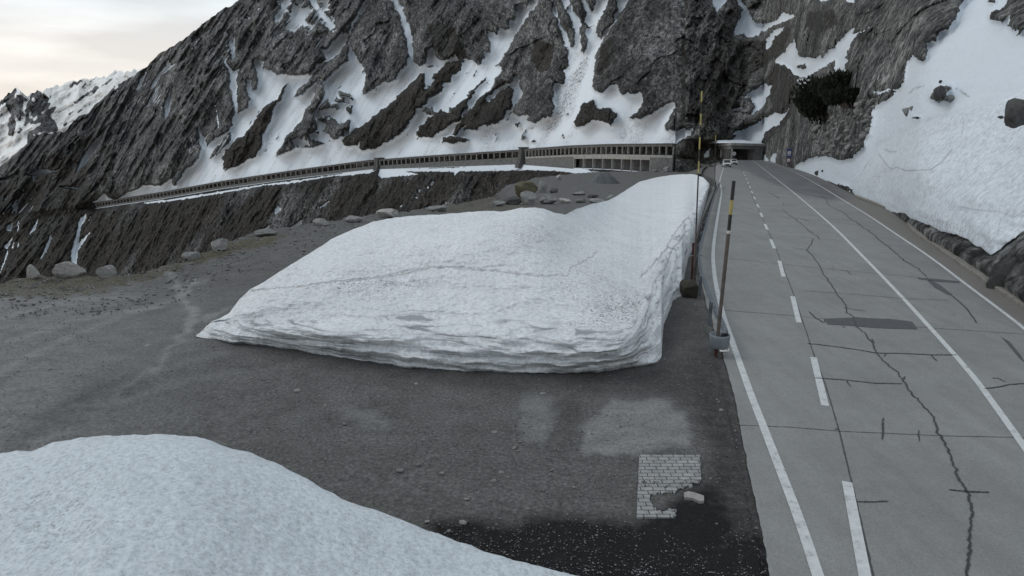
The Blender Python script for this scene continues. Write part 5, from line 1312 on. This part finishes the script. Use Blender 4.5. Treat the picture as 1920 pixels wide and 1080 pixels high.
# ================================================================== SNOW POLES
M_yel = simple('faded_yellow', (0.33, 0.28, 0.09), 0.6, var=0.2, scale=4)
M_blk = simple('pole_black', (0.014, 0.014, 0.014), 0.6, var=0.3)
M_rust = simple('rusty_brown_steel', (0.085, 0.070, 0.058), 0.75, var=0.35, scale=6)
M_rred = simple('red_rust', (0.06, 0.022, 0.018), 0.85, var=0.4, scale=12)
M_collar = simple('grey_plastic', (0.16, 0.18, 0.195), 0.55, var=0.12, scale=5)
M_whb = simple('white_band', (0.5, 0.5, 0.48), 0.6)
def pole(label, base, top, segs, r, n=12, group='snow poles beside the road'):
    """base/top in pixels; segs: [(y_top, y_bottom, material)]"""
    Yb = float(ghit(*base)); 
    root = thing('snow_pole', label, 'snow pole', tuple(map(float, pt(base[0], base[1], Yb))), group=group)
    B = Vector(root.location)
    for (ya_, yb__, mt) in segs:
        def P_(y):
            t = (base[1] - y) / (base[1] - top[1]); x = base[0] + (top[0] - base[0]) * t
            return Vector(map(float, pt(x, y, Yb))) - B
        bm = bmesh.new(); add_tube(bm, P_(yb__), P_(ya_), r * (1 if mt in (M_rust, M_rred) else 0.92), n=n)
        bm_obj('band' if mt not in (M_rust, M_rred) else 'shaft', bm, mt, root, False)
    return root, Yb
p1, Yp1 = pole('rusty snow pole with black and yellow top and a grey round collar at its foot', (1342, 667), (1376, 339), [(339, 375, M_blk), (375, 402, M_yel), (402, 432, M_blk), (432, 438, M_whb), (438, 640, M_rust), (640, 668, M_rred)], 0.052)
bm = bmesh.new()
R_ = 19.0 * Yp1 / F
pr = [(R_ * .93, 0.0), (R_ * 1.0, .03), (R_ * 1.04, .30), (R_ * 1.04, .36), (R_ * 1.0, .375), (R_ * .95, .37), (R_ * .92, .28), (0.02, .27)]
ns = 36; rings = []
for r_, z_ in [(0.02, 0.0)] + pr:
    rings.append([bm.verts.new((r_ * math.cos(a * 2 * math.pi / ns), r_ * math.sin(a * 2 * math.pi / ns), z_)) for a in range(ns)])
for a, b in zip(rings[:-1], rings[1:]):
    for j in range(ns): bm.faces.new((a[j], a[(j + 1) % ns], b[(j + 1) % ns], b[j]))
co = bm_obj('collar', bm, M_collar, p1, True); co.location = (0.07, 0, 0.26)
bm = bmesh.new(); add_box(bm, (0.13, .02, .33), (.16, .05, .12)); add_box(bm, (0.02, -.1, .33), (.06, .06, .1)); cl = bm_obj('clamp', bm, M_dark, co)
pole('very tall thin yellow and black snow pole standing behind the guardrail', (1301, 527), (1316, 171), [(171, 191, M_yel), (191, 213, M_blk), (213, 235, M_yel), (235, 257, M_blk), (257, 280, M_yel), (280, 302, M_blk), (302, 325, M_yel), (325, 420, M_blk), (420, 530, M_rust)], 0.032)
pole('distant dark snow pole with a yellow tip near the bend before the tunnel', (1340, 340), (1342, 253), [(253, 264, M_yel), (264, 340, M_blk)], 0.075, 8)

# ================================================================== GUARDRAIL
def along(pl, h):
    p = dens([tuple(a) for a in smooth_pl(pl, 2)], 3)
    Y = ghit(p[:, 0], p[:, 1], h); W = pt(p[:, 0], p[:, 1], Y); W[:, 2] = gz(p[:, 0], Y)
    T = np.gradient(W[:, :2], axis=0); T /= np.linalg.norm(T, axis=1)[:, None]
    return W, T
W, T = along([(1350, 341), (1345, 350), (1338, 367), (1331, 390), (1326, 410), (1318, 438), (1312, 460), (1311, 485), (1315, 505), (1322, 525), (1333, 552), (1346, 582), (1357, 605), (1361, 618)], 0.75)
gr_ = thing('guardrail', 'galvanised steel crash barrier on the left edge of the road', 'guardrail')
Nn = np.stack([-T[:, 1], T[:, 0]], 1); Nn *= np.sign(Nn[:, :1])   # towards the road
prof = [(0.0, .75), (.07, .70), (.07, .65), (.0, .60), (.0, .56), (.07, .51), (.07, .46), (.0, .43)]
vs = []; fs = []; n = len(W); m_ = len(prof)
for off in (0.0, -0.012):
    for a, z in prof:
        for i in range(n): vs.append((W[i, 0] + Nn[i, 0] * (a + off), W[i, 1] + Nn[i, 1] * (a + off), W[i, 2] + z))
for s_ in (0, 1):
    for k in range(m_ - 1):
        for i in range(n - 1):
            o_ = s_ * m_ * n; q = (o_ + k * n + i, o_ + k * n + i + 1, o_ + (k + 1) * n + i + 1, o_ + (k + 1) * n + i)
            fs.append(q if s_ else q[::-1])
obj_from('rail', vs, fs, M_steel, gr_)
cum = np.concatenate([[0], np.cumsum(np.linalg.norm(np.diff(W[:, :2], axis=0), axis=1))])
tot = cum[-1]; sp0 = tot - 3.2
post_me = None
while sp0 > 0:
    i = int(np.searchsorted(cum, sp0)); sp0 -= 4.0
    ang = math.atan2(T[i, 1], T[i, 0])
    if post_me is None:
        bm = bmesh.new(); add_box(bm, (0, 0, .26), (.11, .012, .98)); add_box(bm, (-.05, 0.03, .26), (.012, .07, .98)); add_box(bm, (.05, 0.03, .26), (.012, .07, .98))
        o = bm_obj('post', bm, M_steel, gr_); post_me = o.data
    else:
        o = bpy.data.objects.new('post', post_me); C.objects.link(o); o.parent = gr_
    o.location = (W[i, 0] - Nn[i, 0] * .1, W[i, 1] - Nn[i, 1] * .1, W[i, 2]); o.rotation_euler = (0, 0, ang + math.pi / 2)
# ================================================================== OLD RAILING BEHIND IT
W, T = along([(1314, 338), (1325, 343), (1336, 349), (1343, 358), (1338, 378), (1327, 410), (1316, 440), (1306, 475), (1301, 508), (1299, 525)], 0.0)
rl = thing('handrail', 'old dark steel handrail between the snow pile and the crash barrier', 'railing')
cum = np.concatenate([[0], np.cumsum(np.linalg.norm(np.diff(W[:, :2], axis=0), axis=1))])
M_rail = simple('dark_old_steel', (0.035, 0.032, 0.030), 0.7, var=0.4, scale=4)
for hgt in (1.05, .55):
    bm = bmesh.new()
    for i in range(0, len(W) - 1): add_tube(bm, (W[i, 0], W[i, 1], W[i, 2] + hgt), (W[i + 1, 0], W[i + 1, 1], W[i + 1, 2] + hgt), .03, n=6)
    bm_obj('rail', bm, M_rail, rl)
d_ = 0.3; pm = None
while d_ < cum[-1]:
    i = int(np.searchsorted(cum, d_)); i = min(i, len(W) - 1); d_ += 2.4
    if pm is None:
        bm = bmesh.new(); add_tube(bm, (0, 0, -.3), (0, 0, 1.08), .04, n=8); o = bm_obj('post', bm, M_rail, rl); pm = o.data
    else:
        o = bpy.data.objects.new('post', pm); C.objects.link(o); o.parent = rl
    o.location = tuple(map(float, W[i]))
# two thick rusty pipes standing in front
for i, (xb, ybs, ytp, lb) in enumerate(((1297, 523, 455, 'reddish rusty pipe standing nearest the snow wall'), (1303, 526, 445, 'thinner brown pipe with a crossbar beside the reddish one'))):
    Yq = float(ghit(xb, ybs)); B = pt(xb, ybs, Yq); Tq = pt(xb + 3, ytp, Yq)
    root = thing('pipe_post', lb, 'post', tuple(map(float, B)), group='rusty pipes by the snow wall')
    bm = bmesh.new(); add_tube(bm, (0, 0, -.2), tuple(map(float, Tq - B)), .05 if i == 0 else .035, n=10); bm_obj('shaft', bm, M_rred if i == 0 else M_rust, root)
    if i:
        bm = bmesh.new(); add_tube(bm, (-.28, 0, 1.05), (.25, 0, 1.07), .025, n=8); bm_obj('crossbar', bm, M_steel, root)
# parapet of the far lay-by
W, T = along([(1314, 333), (1316, 324), (1322, 316), (1334, 310.5), (1346, 308.5), (1357, 307.5)], 0.0)
Nn = np.stack([-T[:, 1], T[:, 0]], 1); n = len(W); vs = []; fs = []
for a, z in ((0, -.3), (0, .75), (.45, .75), (.45, -.3)):
    for i in range(n): vs.append((W[i, 0] + Nn[i, 0] * a, W[i, 1] + Nn[i, 1] * a, W[i, 2] + z))
for k in range(3):
    for i in range(n - 1): fs.append((k * n + i, k * n + i + 1, (k + 1) * n + i + 1, (k + 1) * n + i))
tag(obj_from('stone_parapet', vs, fs, simple('parapet_stone', (0.10, 0.10, 0.095), 0.9, var=0.4, scale=1.5)), 'low curved grey parapet round the lay-by left of the tunnel road', 'wall')

# ================================================================== STONES
def rock_mesh(seed, sub=3, rough=0.10, planes=9):
    r = np.random.default_rng(seed)
    bm = bmesh.new(); bmesh.ops.create_icosphere(bm, subdivisions=sub, radius=1.0)
    v = np.array([q.co[:] for q in bm.verts])
    for _ in range(planes):
        nrm = r.normal(size=3); nrm /= np.linalg.norm(nrm); d = r.uniform(.50, .85)
        k = v @ nrm; ov = np.maximum(0, k - d); v -= ov[:, None] * nrm
    v = v * (1 + rough * fbm(v[:, 0] * 2 + seed, v[:, 1] * 2 + v[:, 2] * 1.3, 3, seed % 50)[:, None])
    v /= np.abs(v).max(0)
    for q, c_ in zip(bm.verts, v): q.co = c_
    me = bpy.data.meshes.new('stone'); bm.to_mesh(me); bm.free()
    return me
def stone_mat(name, c, s=3.0):
    m, nt, bs = newmat(name)
    t = N(nt, 'ShaderNodeTexCoord').outputs['Object']
    gi = N(nt, 'ShaderNodeObjectInfo')
    n1 = noise(nt, t, s, 6, 0.7); n2 = noise(nt, t, s * 4, 4, 0.7)
    col = ramp(nt, n1, (0.3, tuple(x * .55 for x in c)), (0.5, c), (0.7, tuple(x * 1.35 for x in c)))
    col = mixc(nt, 1.0, col, ramp(nt, gi.outputs['Random'], (0, .75), (1, 1.25)), 'MULTIPLY')
    L(nt, col, bs.inputs['Base Color']); bs.inputs['Roughness'].default_value = .9; bs.inputs['Specular IOR Level'].default_value = .2
    bump(nt, bs, mathn(nt, 'ADD', n1, mathn(nt, 'MULTIPLY', n2, .5)), .8, .06)
    return m
M_st_pale = stone_mat('pale_granite', (0.31, 0.30, 0.285)); M_st_grey = stone_mat('grey_granite', (0.20, 0.20, 0.195)); M_st_dark = stone_mat('dark_rock', (0.07, 0.07, 0.068)); M_st_moss = stone_mat('mossy_rock', (0.12, 0.11, 0.075))
def boulder(x, y, w_, h_, mat, label, seed, group=None, Y=None, depth=None, rot=None, name='boulder', sub=3):
    Yv = float(ghit(x, y)) if Y is None else Y
    k = Yv / F
    me = rock_mesh(seed, sub, planes=7 + seed % 5)
    me.materials.append(mat)
    o = bpy.data.objects.new(name, me); C.objects.link(o)
    p = pt(x, y, Yv)
    d = (depth or w_ * .7) * k / 2
    hh = h_ * k * 1.05
    o.scale = (w_ * k / 2, d, hh * .62)
    o.location = (float(p[0]), float(p[1]) + d * .5, float(p[2]) + hh * .40)
    o.rotation_euler = (0, 0, 0 if rot is None else rot)
    return tag(o, label, 'boulder' if name == 'boulder' else 'stone', group)
BL = [
 (61, 526, 24, 29, M_st_pale, 'pale upright boulder, leftmost on the edge of the lot'), (126, 521, 60, 28, M_st_pale, 'largest pale blocky boulder at the left edge of the lot'), (197, 523, 40, 25, M_st_grey, 'grey wedge-shaped boulder right of the largest pale one'),
 (356, 487, 34, 14, M_st_grey, 'flat sloping slab at the lower end of the grassy verge'), (412, 469, 42, 21, M_st_grey, 'long angular grey boulder on the grassy verge'), (500, 443, 52, 12, M_st_grey, 'low flat boulder at the top of the grassy verge'),
 (601, 423, 32, 13, M_st_pale, 'rounded pale boulder beyond the left shoulder of the snow pile'), (661, 417, 36, 14, M_st_grey, 'low rough boulder between the two rounded ones behind the snow pile'), (727, 408, 48, 15, M_st_pale, 'long smooth oval boulder just above the snow pile'),
 (820, 396, 44, 10, M_st_grey, 'wide flat purplish slab above the middle of the snow pile'), (934, 386, 30, 9, M_st_grey, 'small flat-topped block left of the boulder row'), (960, 383, 36, 14, M_st_dark, 'low dark boulder at the left of the boulder row'),
 (992, 384, 34, 24, M_st_grey, 'tall grey peaked boulder in the boulder row'), (1028, 383, 36, 17, M_st_grey, 'broad smooth boulder right of the peaked one'), (1058, 381, 26, 9, M_st_pale, 'low pale stone right of the broad smooth boulder'),
 (1090, 381, 22, 8, M_st_grey, 'thin low stone in the middle of the boulder row'), (1121, 381, 38, 8, M_st_grey, 'long low stone left of the round one by the snow'), (1147, 380, 26, 15, M_st_grey, 'round grey boulder touching the snow at the end of the row'),
 (1182, 376, 24, 15, M_st_dark, 'dark pointed boulder standing in the snow'), (986, 373, 46, 30, M_st_moss, 'big mossy hump behind the boulder row'), (1018, 361, 16, 22, M_st_grey, 'upright pillar-like rock beside the mossy hump'),
 (1048, 337, 13, 9, M_st_pale, 'small striped block on the far gravel flat'), (1086, 366, 26, 7, M_st_grey, 'flat stone lying on the gravel behind the boulder row'), (1040, 362, 18, 9, M_st_dark, 'small dark block on the gravel right of the pillar rock'), (1112, 371, 24, 6, M_st_dark, 'low dark slab behind the long low stone')]
for i, (x, y, w_, h_, mt, lb) in enumerate(BL): boulder(x, y, w_, h_, mt, lb, 300 + i, 'boulders along the edge of the gravel lot')
def hill_boulder(x, y, w_, h_, mat, label, seed, group=None, fwd=0.0, name='boulder', sub=3):
    Yv = hillA(x, y) - fwd
    return boulder(x, y, w_, h_, mat, label, seed, group, Y=Yv, name=name, sub=sub)
HB = [(1702, 215, 22, 12, M_st_grey, 'grey lumpy boulder alone on the snow slope right of the rubble'), (1710, 206, 9, 7, M_st_grey, 'small round stone on top of the lumpy boulder'), (1763, 186, 24, 22, M_st_dark, 'dark layered outcrop in the middle of the snow slope'), (1784, 188, 14, 11, M_st_grey, 'rounded stone at the right foot of the layered outcrop'),
      (1764, 155, 7, 5, M_st_dark, 'tiny dark stone above the layered outcrop'), (1534, 328, 12, 8, M_st_dark, 'dark debris lump on the low snow by the roadside'), (1544, 322, 8, 4, M_st_dark, 'thin dark slab on the low snow by the roadside'), (1722, 223, 9, 4, M_st_dark, 'small dark stone just below the lumpy boulder')]
for i, a in enumerate(HB): hill_boulder(*a[:6], 400 + i, 'stones on the snow slope', fwd=0.3)
# big rock breaking through the bank at the right
Yv = float(np.interp(1910, kx, KD[60])) - 0.5
boulder(1912, 240, 62, 50, M_st_dark, 'big arched dark rock breaking out of the snow bank at the right edge', 433, Y=Yv, depth=50)
boulder(1877, 222, 11, 5, M_st_dark, 'small dark stone left of the big arched rock', 434, Y=Yv, depth=6)
# grey sloping rock slab under the bank at the right edge
Yv = float(hillD(1915, 555))
boulder(1925, 575, 150, 95, M_st_dark, 'broad grey rock slab rising from the ditch beyond the kerb', 441, Y=Yv + 1.5, depth=90)
# rubble below the pines
rub_poly = Z(1480,120,5.143, 250,560, 420,500, 720,350, 900,330, 800,440, 770,640, 700,760, 560,880, 330,890, 260,760)
k_ = 0; tries = 0
meshes = [rock_mesh(500 + i, 2) for i in range(8)]
for me in meshes: me.materials.append(M_st_grey)
rr_ = np.random.default_rng(12)
while k_ < 110 and tries < 4000:
    tries += 1
    x = rr_.uniform(1525, 1665); y = rr_.uniform(180, 300)
    if not inpoly(np.array([x]), np.array([y]), rub_poly)[0]: continue
    s_ = rr_.uniform(6, 12) if rr_.random() < .8 else rr_.uniform(12, 20)
    Yv = hillA(x, y); kq = Yv / F
    o = bpy.data.objects.new('rubble_block', meshes[k_ % 8]); C.objects.link(o)
    p = pt(x, y, Yv - 0.3 * s_ * kq)
    o.location = tuple(map(float, p)); o.scale = (s_ * kq * .62, s_ * kq * .5, s_ * kq * .36)
    o.rotation_euler = (rr_.uniform(-.4, .4), rr_.uniform(-.6, .6), rr_.uniform(0, 6.3))
    tag(o, 'grey rubble block in the rockfall between the pines and the snow', 'stone', 'rubble blocks below the pines'); k_ += 1
for i in range(14):
    x = rr_.uniform(1226, 1268); y = 322 - 11 * rr_.random() ** 2.2 * (x - 1220) / 48; Yv = 322.0 - rr_.uniform(0, 8); kq = Yv / F; s_ = rr_.uniform(5, 12)
    o = bpy.data.objects.new('rubble_block', meshes[i % 8]); C.objects.link(o)
    o.location = tuple(map(float, pt(x, y, Yv))); o.scale = (s_ * kq * .6, s_ * kq * .5, s_ * kq * .42); o.rotation_euler = (rr_.uniform(-.5, .5), rr_.uniform(-.5, .5), rr_.uniform(0, 6))
    tag(o, 'grey block tumbled against the right end wall of the nearest gallery', 'stone', 'blocks at the gallery end')
# pale stones beside the gravel heap
for i in range(16):
    x = rr_.uniform(1104, 1122); y = rr_.uniform(331, 347); Yv = float(ghit(x, y)); kq = Yv / F; s_ = rr_.uniform(2, 4)
    o = bpy.data.objects.new('loose_stone', meshes[i % 8]); C.objects.link(o)
    o.location = tuple(map(float, pt(x, y, Yv))); o.scale = (s_ * kq * .6, s_ * kq * .5, s_ * kq * .45); o.rotation_euler = (0, 0, rr_.uniform(0, 6))
    tag(o, 'pale stone tipped beside the blue-grey gravel heap', 'stone', 'pale stones beside the gravel heap')
# gravel heap
Yh = float(ghit(1136, 345)); ch = pt(1136, 345, Yh); kq = Yh / F
u_ = np.linspace(0, 1, 24)[:, None]; a_ = np.linspace(0, 2 * math.pi, 61)[None]
R1 = 31 * kq * (1 + .12 * np.sin(a_ * 2 + .5) + .06 * np.sin(a_ * 5))
hx_ = ch[0] + R1 * u_ * np.cos(a_); hy_ = Yh + 4 + R1 * 1.0 * u_ * np.sin(a_)
hz_ = ch[2] - .3 + 26 * kq * np.clip(1 - u_ ** 1.15, 0, 1) * (1 - .15 * np.exp(-u_ * 8)) + fbm(hx_ * .8, hy_ * .8, 3, 201) * .22
tag(grid_obj('gravel_heap', np.stack([hx_, hy_, hz_], -1)[::-1], simple('blue_grey_gravel', (0.10, 0.106, 0.112), .95, var=.5, scale=6, bstr=1, bdist=.1), smooth=False), 'cone of blue-grey gravel tipped in front of the lower bays', 'gravel heap')
# rough block in the gap
Yq = float(ghit(1294, 560)); kq = Yq / F; p = pt(1294, 560, Yq)
me = rock_mesh(777, 4, 0.08, 6); me.materials.append(stone_mat('brown_earthy_concrete', (0.05, 0.046, 0.036), 5))
v = np.array([q.co[:] for q in me.vertices]); v = np.sign(v) * np.abs(v) ** .6
for q, c_ in zip(me.vertices, v): q.co = c_
o = bpy.data.objects.new('old_footing', me); C.objects.link(o); o.scale = (18 * kq, 14 * kq, 20 * kq); o.location = (float(p[0]), float(p[1]) + .3, float(p[2]) + 14 * kq)
tag(o, 'dark brown earthy footing block in the gap beside the cut snow wall', 'concrete block')
# loose stones on the lot
big = [(925, 902, 14, 7), (940, 886, 13, 9), (785, 870, 12, 8), (868, 980, 18, 9), (800, 978, 14, 8), (842, 996, 10, 8), (645, 795, 10, 5), (803, 796, 9, 6), (928, 810, 16, 5), (557, 733, 14, 7), (1016, 738, 16, 6), (965, 840, 11, 8), (750, 882, 18, 5),
       (875, 935, 13, 4), (990, 953, 10, 4), (1352, 770, 12, 7), (1343, 983, 8, 7), (1045, 792, 8, 5), (828, 887, 11, 4), (1030, 890, 7, 5), (880, 778, 8, 4), (780, 720, 10, 5), (603, 728, 9, 4), (1183, 911, 10, 4), (275, 648, 16, 4), (610, 560 + 200, 6, 4), (1190, 905, 6, 6), (1332, 898, 6, 5), (970, 905, 6, 4), (600, 742, 7, 4)]
for i in range(50): big.append((rr_.uniform(450, 1350), rr_.uniform(705, 1040), rr_.uniform(4, 8), rr_.uniform(3, 5)))
for i in range(30): big.append((rr_.uniform(40, 520), rr_.uniform(540, 700), rr_.uniform(3, 8), rr_.uniform(2, 4)))
smesh = [rock_mesh(600 + i, 2, .08, 6) for i in range(6)]
for me in smesh: me.materials.append(M_st_pale)
for i, (x, y, w_, h_) in enumerate(big):
    if y > ip(x, [(0, 866), (400, 842), (600, 926), (800, 1005), (1065, 1080)]) - 5 and x < 1065: continue
    if 1190 < x < 1325 and 850 < y < 980: continue
    Yv = float(ghit(x, y)); kq = Yv / F
    o = bpy.data.objects.new('loose_stone', smesh[i % 6]); C.objects.link(o)
    o.location = tuple(map(float, pt(x, y, Yv))); o.scale = (w_ * kq / 2, w_ * kq * .4, h_ * kq * .55); o.rotation_euler = (0, 0, rr_.uniform(-.5, .5))
    tag(o, 'small pale stone lying loose on the gravel lot', 'stone', 'loose stones on the gravel lot')
# fine grit
def grit(name, Np, ysamp, mat, smin, smax, flt=None, seed=1):
    r = np.random.default_rng(seed)
    x, y = ysamp(r, Np)
    if flt is not None:
        k = flt(x, y); x = x[k]; y = y[k]
    n = len(x); Y = ghit(x, y); W = pt(x, y, Y)
    s_ = np.exp(r.uniform(math.log(smin), math.log(smax), n)) * np.clip(Y / 12.0, 0.8, 4) ** 0.6
    base = np.array([(1, 0, 0), (-1, 0, 0), (0, 1, 0), (0, -1, 0), (0, 0, 1), (0, 0, -1)], float)
    j = base[None] * (1 + r.uniform(-.35, .35, (n, 6, 1))) + r.uniform(-.25, .25, (n, 6, 3))
    a = r.uniform(0, 6.28, n); ca, sa = np.cos(a)[:, None], np.sin(a)[:, None]
    xx = j[..., 0] * ca - j[..., 1] * sa; yy = j[..., 0] * sa + j[..., 1] * ca
    v = np.stack([xx, yy * .8, j[..., 2] * .6], -1) * s_[:, None, None] + W[:, None]
    v[..., 2] = v[..., 2] + s_[:, None] * .25
    f = np.array([(0, 2, 4), (2, 1, 4), (1, 3, 4), (3, 0, 4), (2, 0, 5), (1, 2, 5), (3, 1, 5), (0, 3, 5)])
    F_ = (f[None] + (np.arange(n) * 6)[:, None, None]).reshape(-1, 3)
    me = bpy.data.meshes.new(name); me.vertices.add(n * 6); me.vertices.foreach_set('co', v.astype(np.float32).ravel())
    me.loops.add(len(F_) * 3); me.polygons.add(len(F_)); me.loops.foreach_set('vertex_index', F_.ravel().astype(np.int32))
    me.polygons.foreach_set('loop_start', (np.arange(len(F_)) * 3).astype(np.int32)); me.polygons.foreach_set('loop_total', np.full(len(F_), 3, np.int32)); me.update(calc_edges=True)
    me.materials.append(mat); o = bpy.data.objects.new(name, me); C.objects.link(o)
    return tag(o, kind='stuff')
def road_left(y): return ip(y, [(300, 1300), (440, 1300), (560, 1318), (600, 1330), (650, 1347), (700, 1361), (760, 1376), (840, 1391), (910, 1406), (1010, 1427), (1090, 1442)])
def flt(x, y):
    k = (x < road_left(y) - 2)
    k &= ~((x > 1190) & (x < 1318) & (y > 855) & (y < 978))
    dens_ = 0.10 + 0.55 * ss(0.0, 0.5, fbm(x / 60, y / 25, 3, 210)) + 0.5 * ss(960, 1000, y) + 0.4 * ((x > 1230) & (y < 720))
    return k & (np.random.default_rng(5).random(len(x)) < dens_)
def s1_(r, n): return r.uniform(-40, 1460, n), 560 + (r.random(n) ** 0.8) * 560
m, nt, bs = newmat('grit')
t = N(nt, 'ShaderNodeTexCoord').outputs['Object']
L(nt, ramp(nt, noise(nt, t, 30, 2, .5), (0.35, (0.03, 0.03, 0.03)), (0.5, (0.10, 0.10, 0.10)), (0.65, (0.33, 0.33, 0.32))), bs.inputs['Base Color']); bs.inputs['Roughness'].default_value = .9
grit('gravel', 26000, s1_, m, .007, .024, flt, 3)
def s2_(r, n):
    x = r.uniform(-40, 940, n); e_ = ip(x, YE); return x, e_ + 2 + r.random(n) ** 1.3 * 70
grit('edge_rubble', 1100, s2_, m, .02, .06, None, 9)

# ================================================================== MOUNTAIN PINES
M_pine, nt, bs = newmat('dark_pine_needles')
t = N(nt, 'ShaderNodeTexCoord').outputs['Object']
L(nt, ramp(nt, noise(nt, t, .6, 4, .6), (0.35, (0.010, 0.012, 0.009)), (0.65, (0.040, 0.044, 0.032))), bs.inputs['Base Color']); bs.inputs['Roughness'].default_value = .95; bs.inputs['Specular IOR Level'].default_value = .1
def pine(label, cx, cy, wpx, hpx, seed, n=2600):
    Yv = hillA(cx, cy + hpx * .4) - 1.5; k = Yv / F
    c = pt(cx, cy, Yv)
    root = thing('mountain_pine', label, 'bush', tuple(map(float, pt(cx, cy + hpx * .5, Yv))), group='dark mountain pines on the rocks')
    B = np.array(root.location)
    r = np.random.default_rng(seed); vs = []; fs = []
    lobes = [(r.uniform(-.42, .42), r.uniform(-.3, .3), r.uniform(-.35, .3), r.uniform(.22, .42)) for _ in range(14)]
    for i in range(n):
        l = lobes[r.integers(len(lobes))]; d = r.normal(size=3); d /= np.linalg.norm(d); q = l[3] * r.random() ** .4
        p = np.array([(l[0] + d[0] * q) * wpx * k, (l[1] + d[1] * q) * wpx * k * .6, (l[2] + d[2] * q * 1.2) * hpx * k]) + c - B
        up = np.array([d[0] * .5, d[1] * .5, 1.0]); up /= np.linalg.norm(up); s_ = r.uniform(.4, .8) * (k / .11)
        side_ = np.cross(up, r.normal(size=3)); side_ /= np.linalg.norm(side_)
        b0 = len(vs); vs += [p - side_ * s_ * .35, p + side_ * s_ * .35, p + up * s_ * 1.1]; fs.append((b0, b0 + 1, b0 + 2))
    obj_from('foliage', vs, fs, M_pine, root)
    bm = bmesh.new()
    for l in lobes[:8]:
        q = np.array([l[0] * wpx * k, l[1] * wpx * k * .6, l[2] * hpx * k]) + c - B
        add_tube(bm, (q[0] * .4, q[1] * .4, -.3), tuple(q), .14, .05, n=6)
    bm_obj('stems', bm, M_rust, root)
pine('dense near-black mountain pine, the large left one above the rubble', 1548, 184, 86, 66, 1, 11000)
pine('dark mountain pine behind the large one, higher on the rocks', 1584, 160, 72, 38, 2, 5000)
pine('low dark mountain pine spreading right of the large one', 1600, 184, 70, 30, 3, 4500)
pine('small dark mountain pine reaching up to the snow patch', 1572, 150, 22, 20, 4, 900)
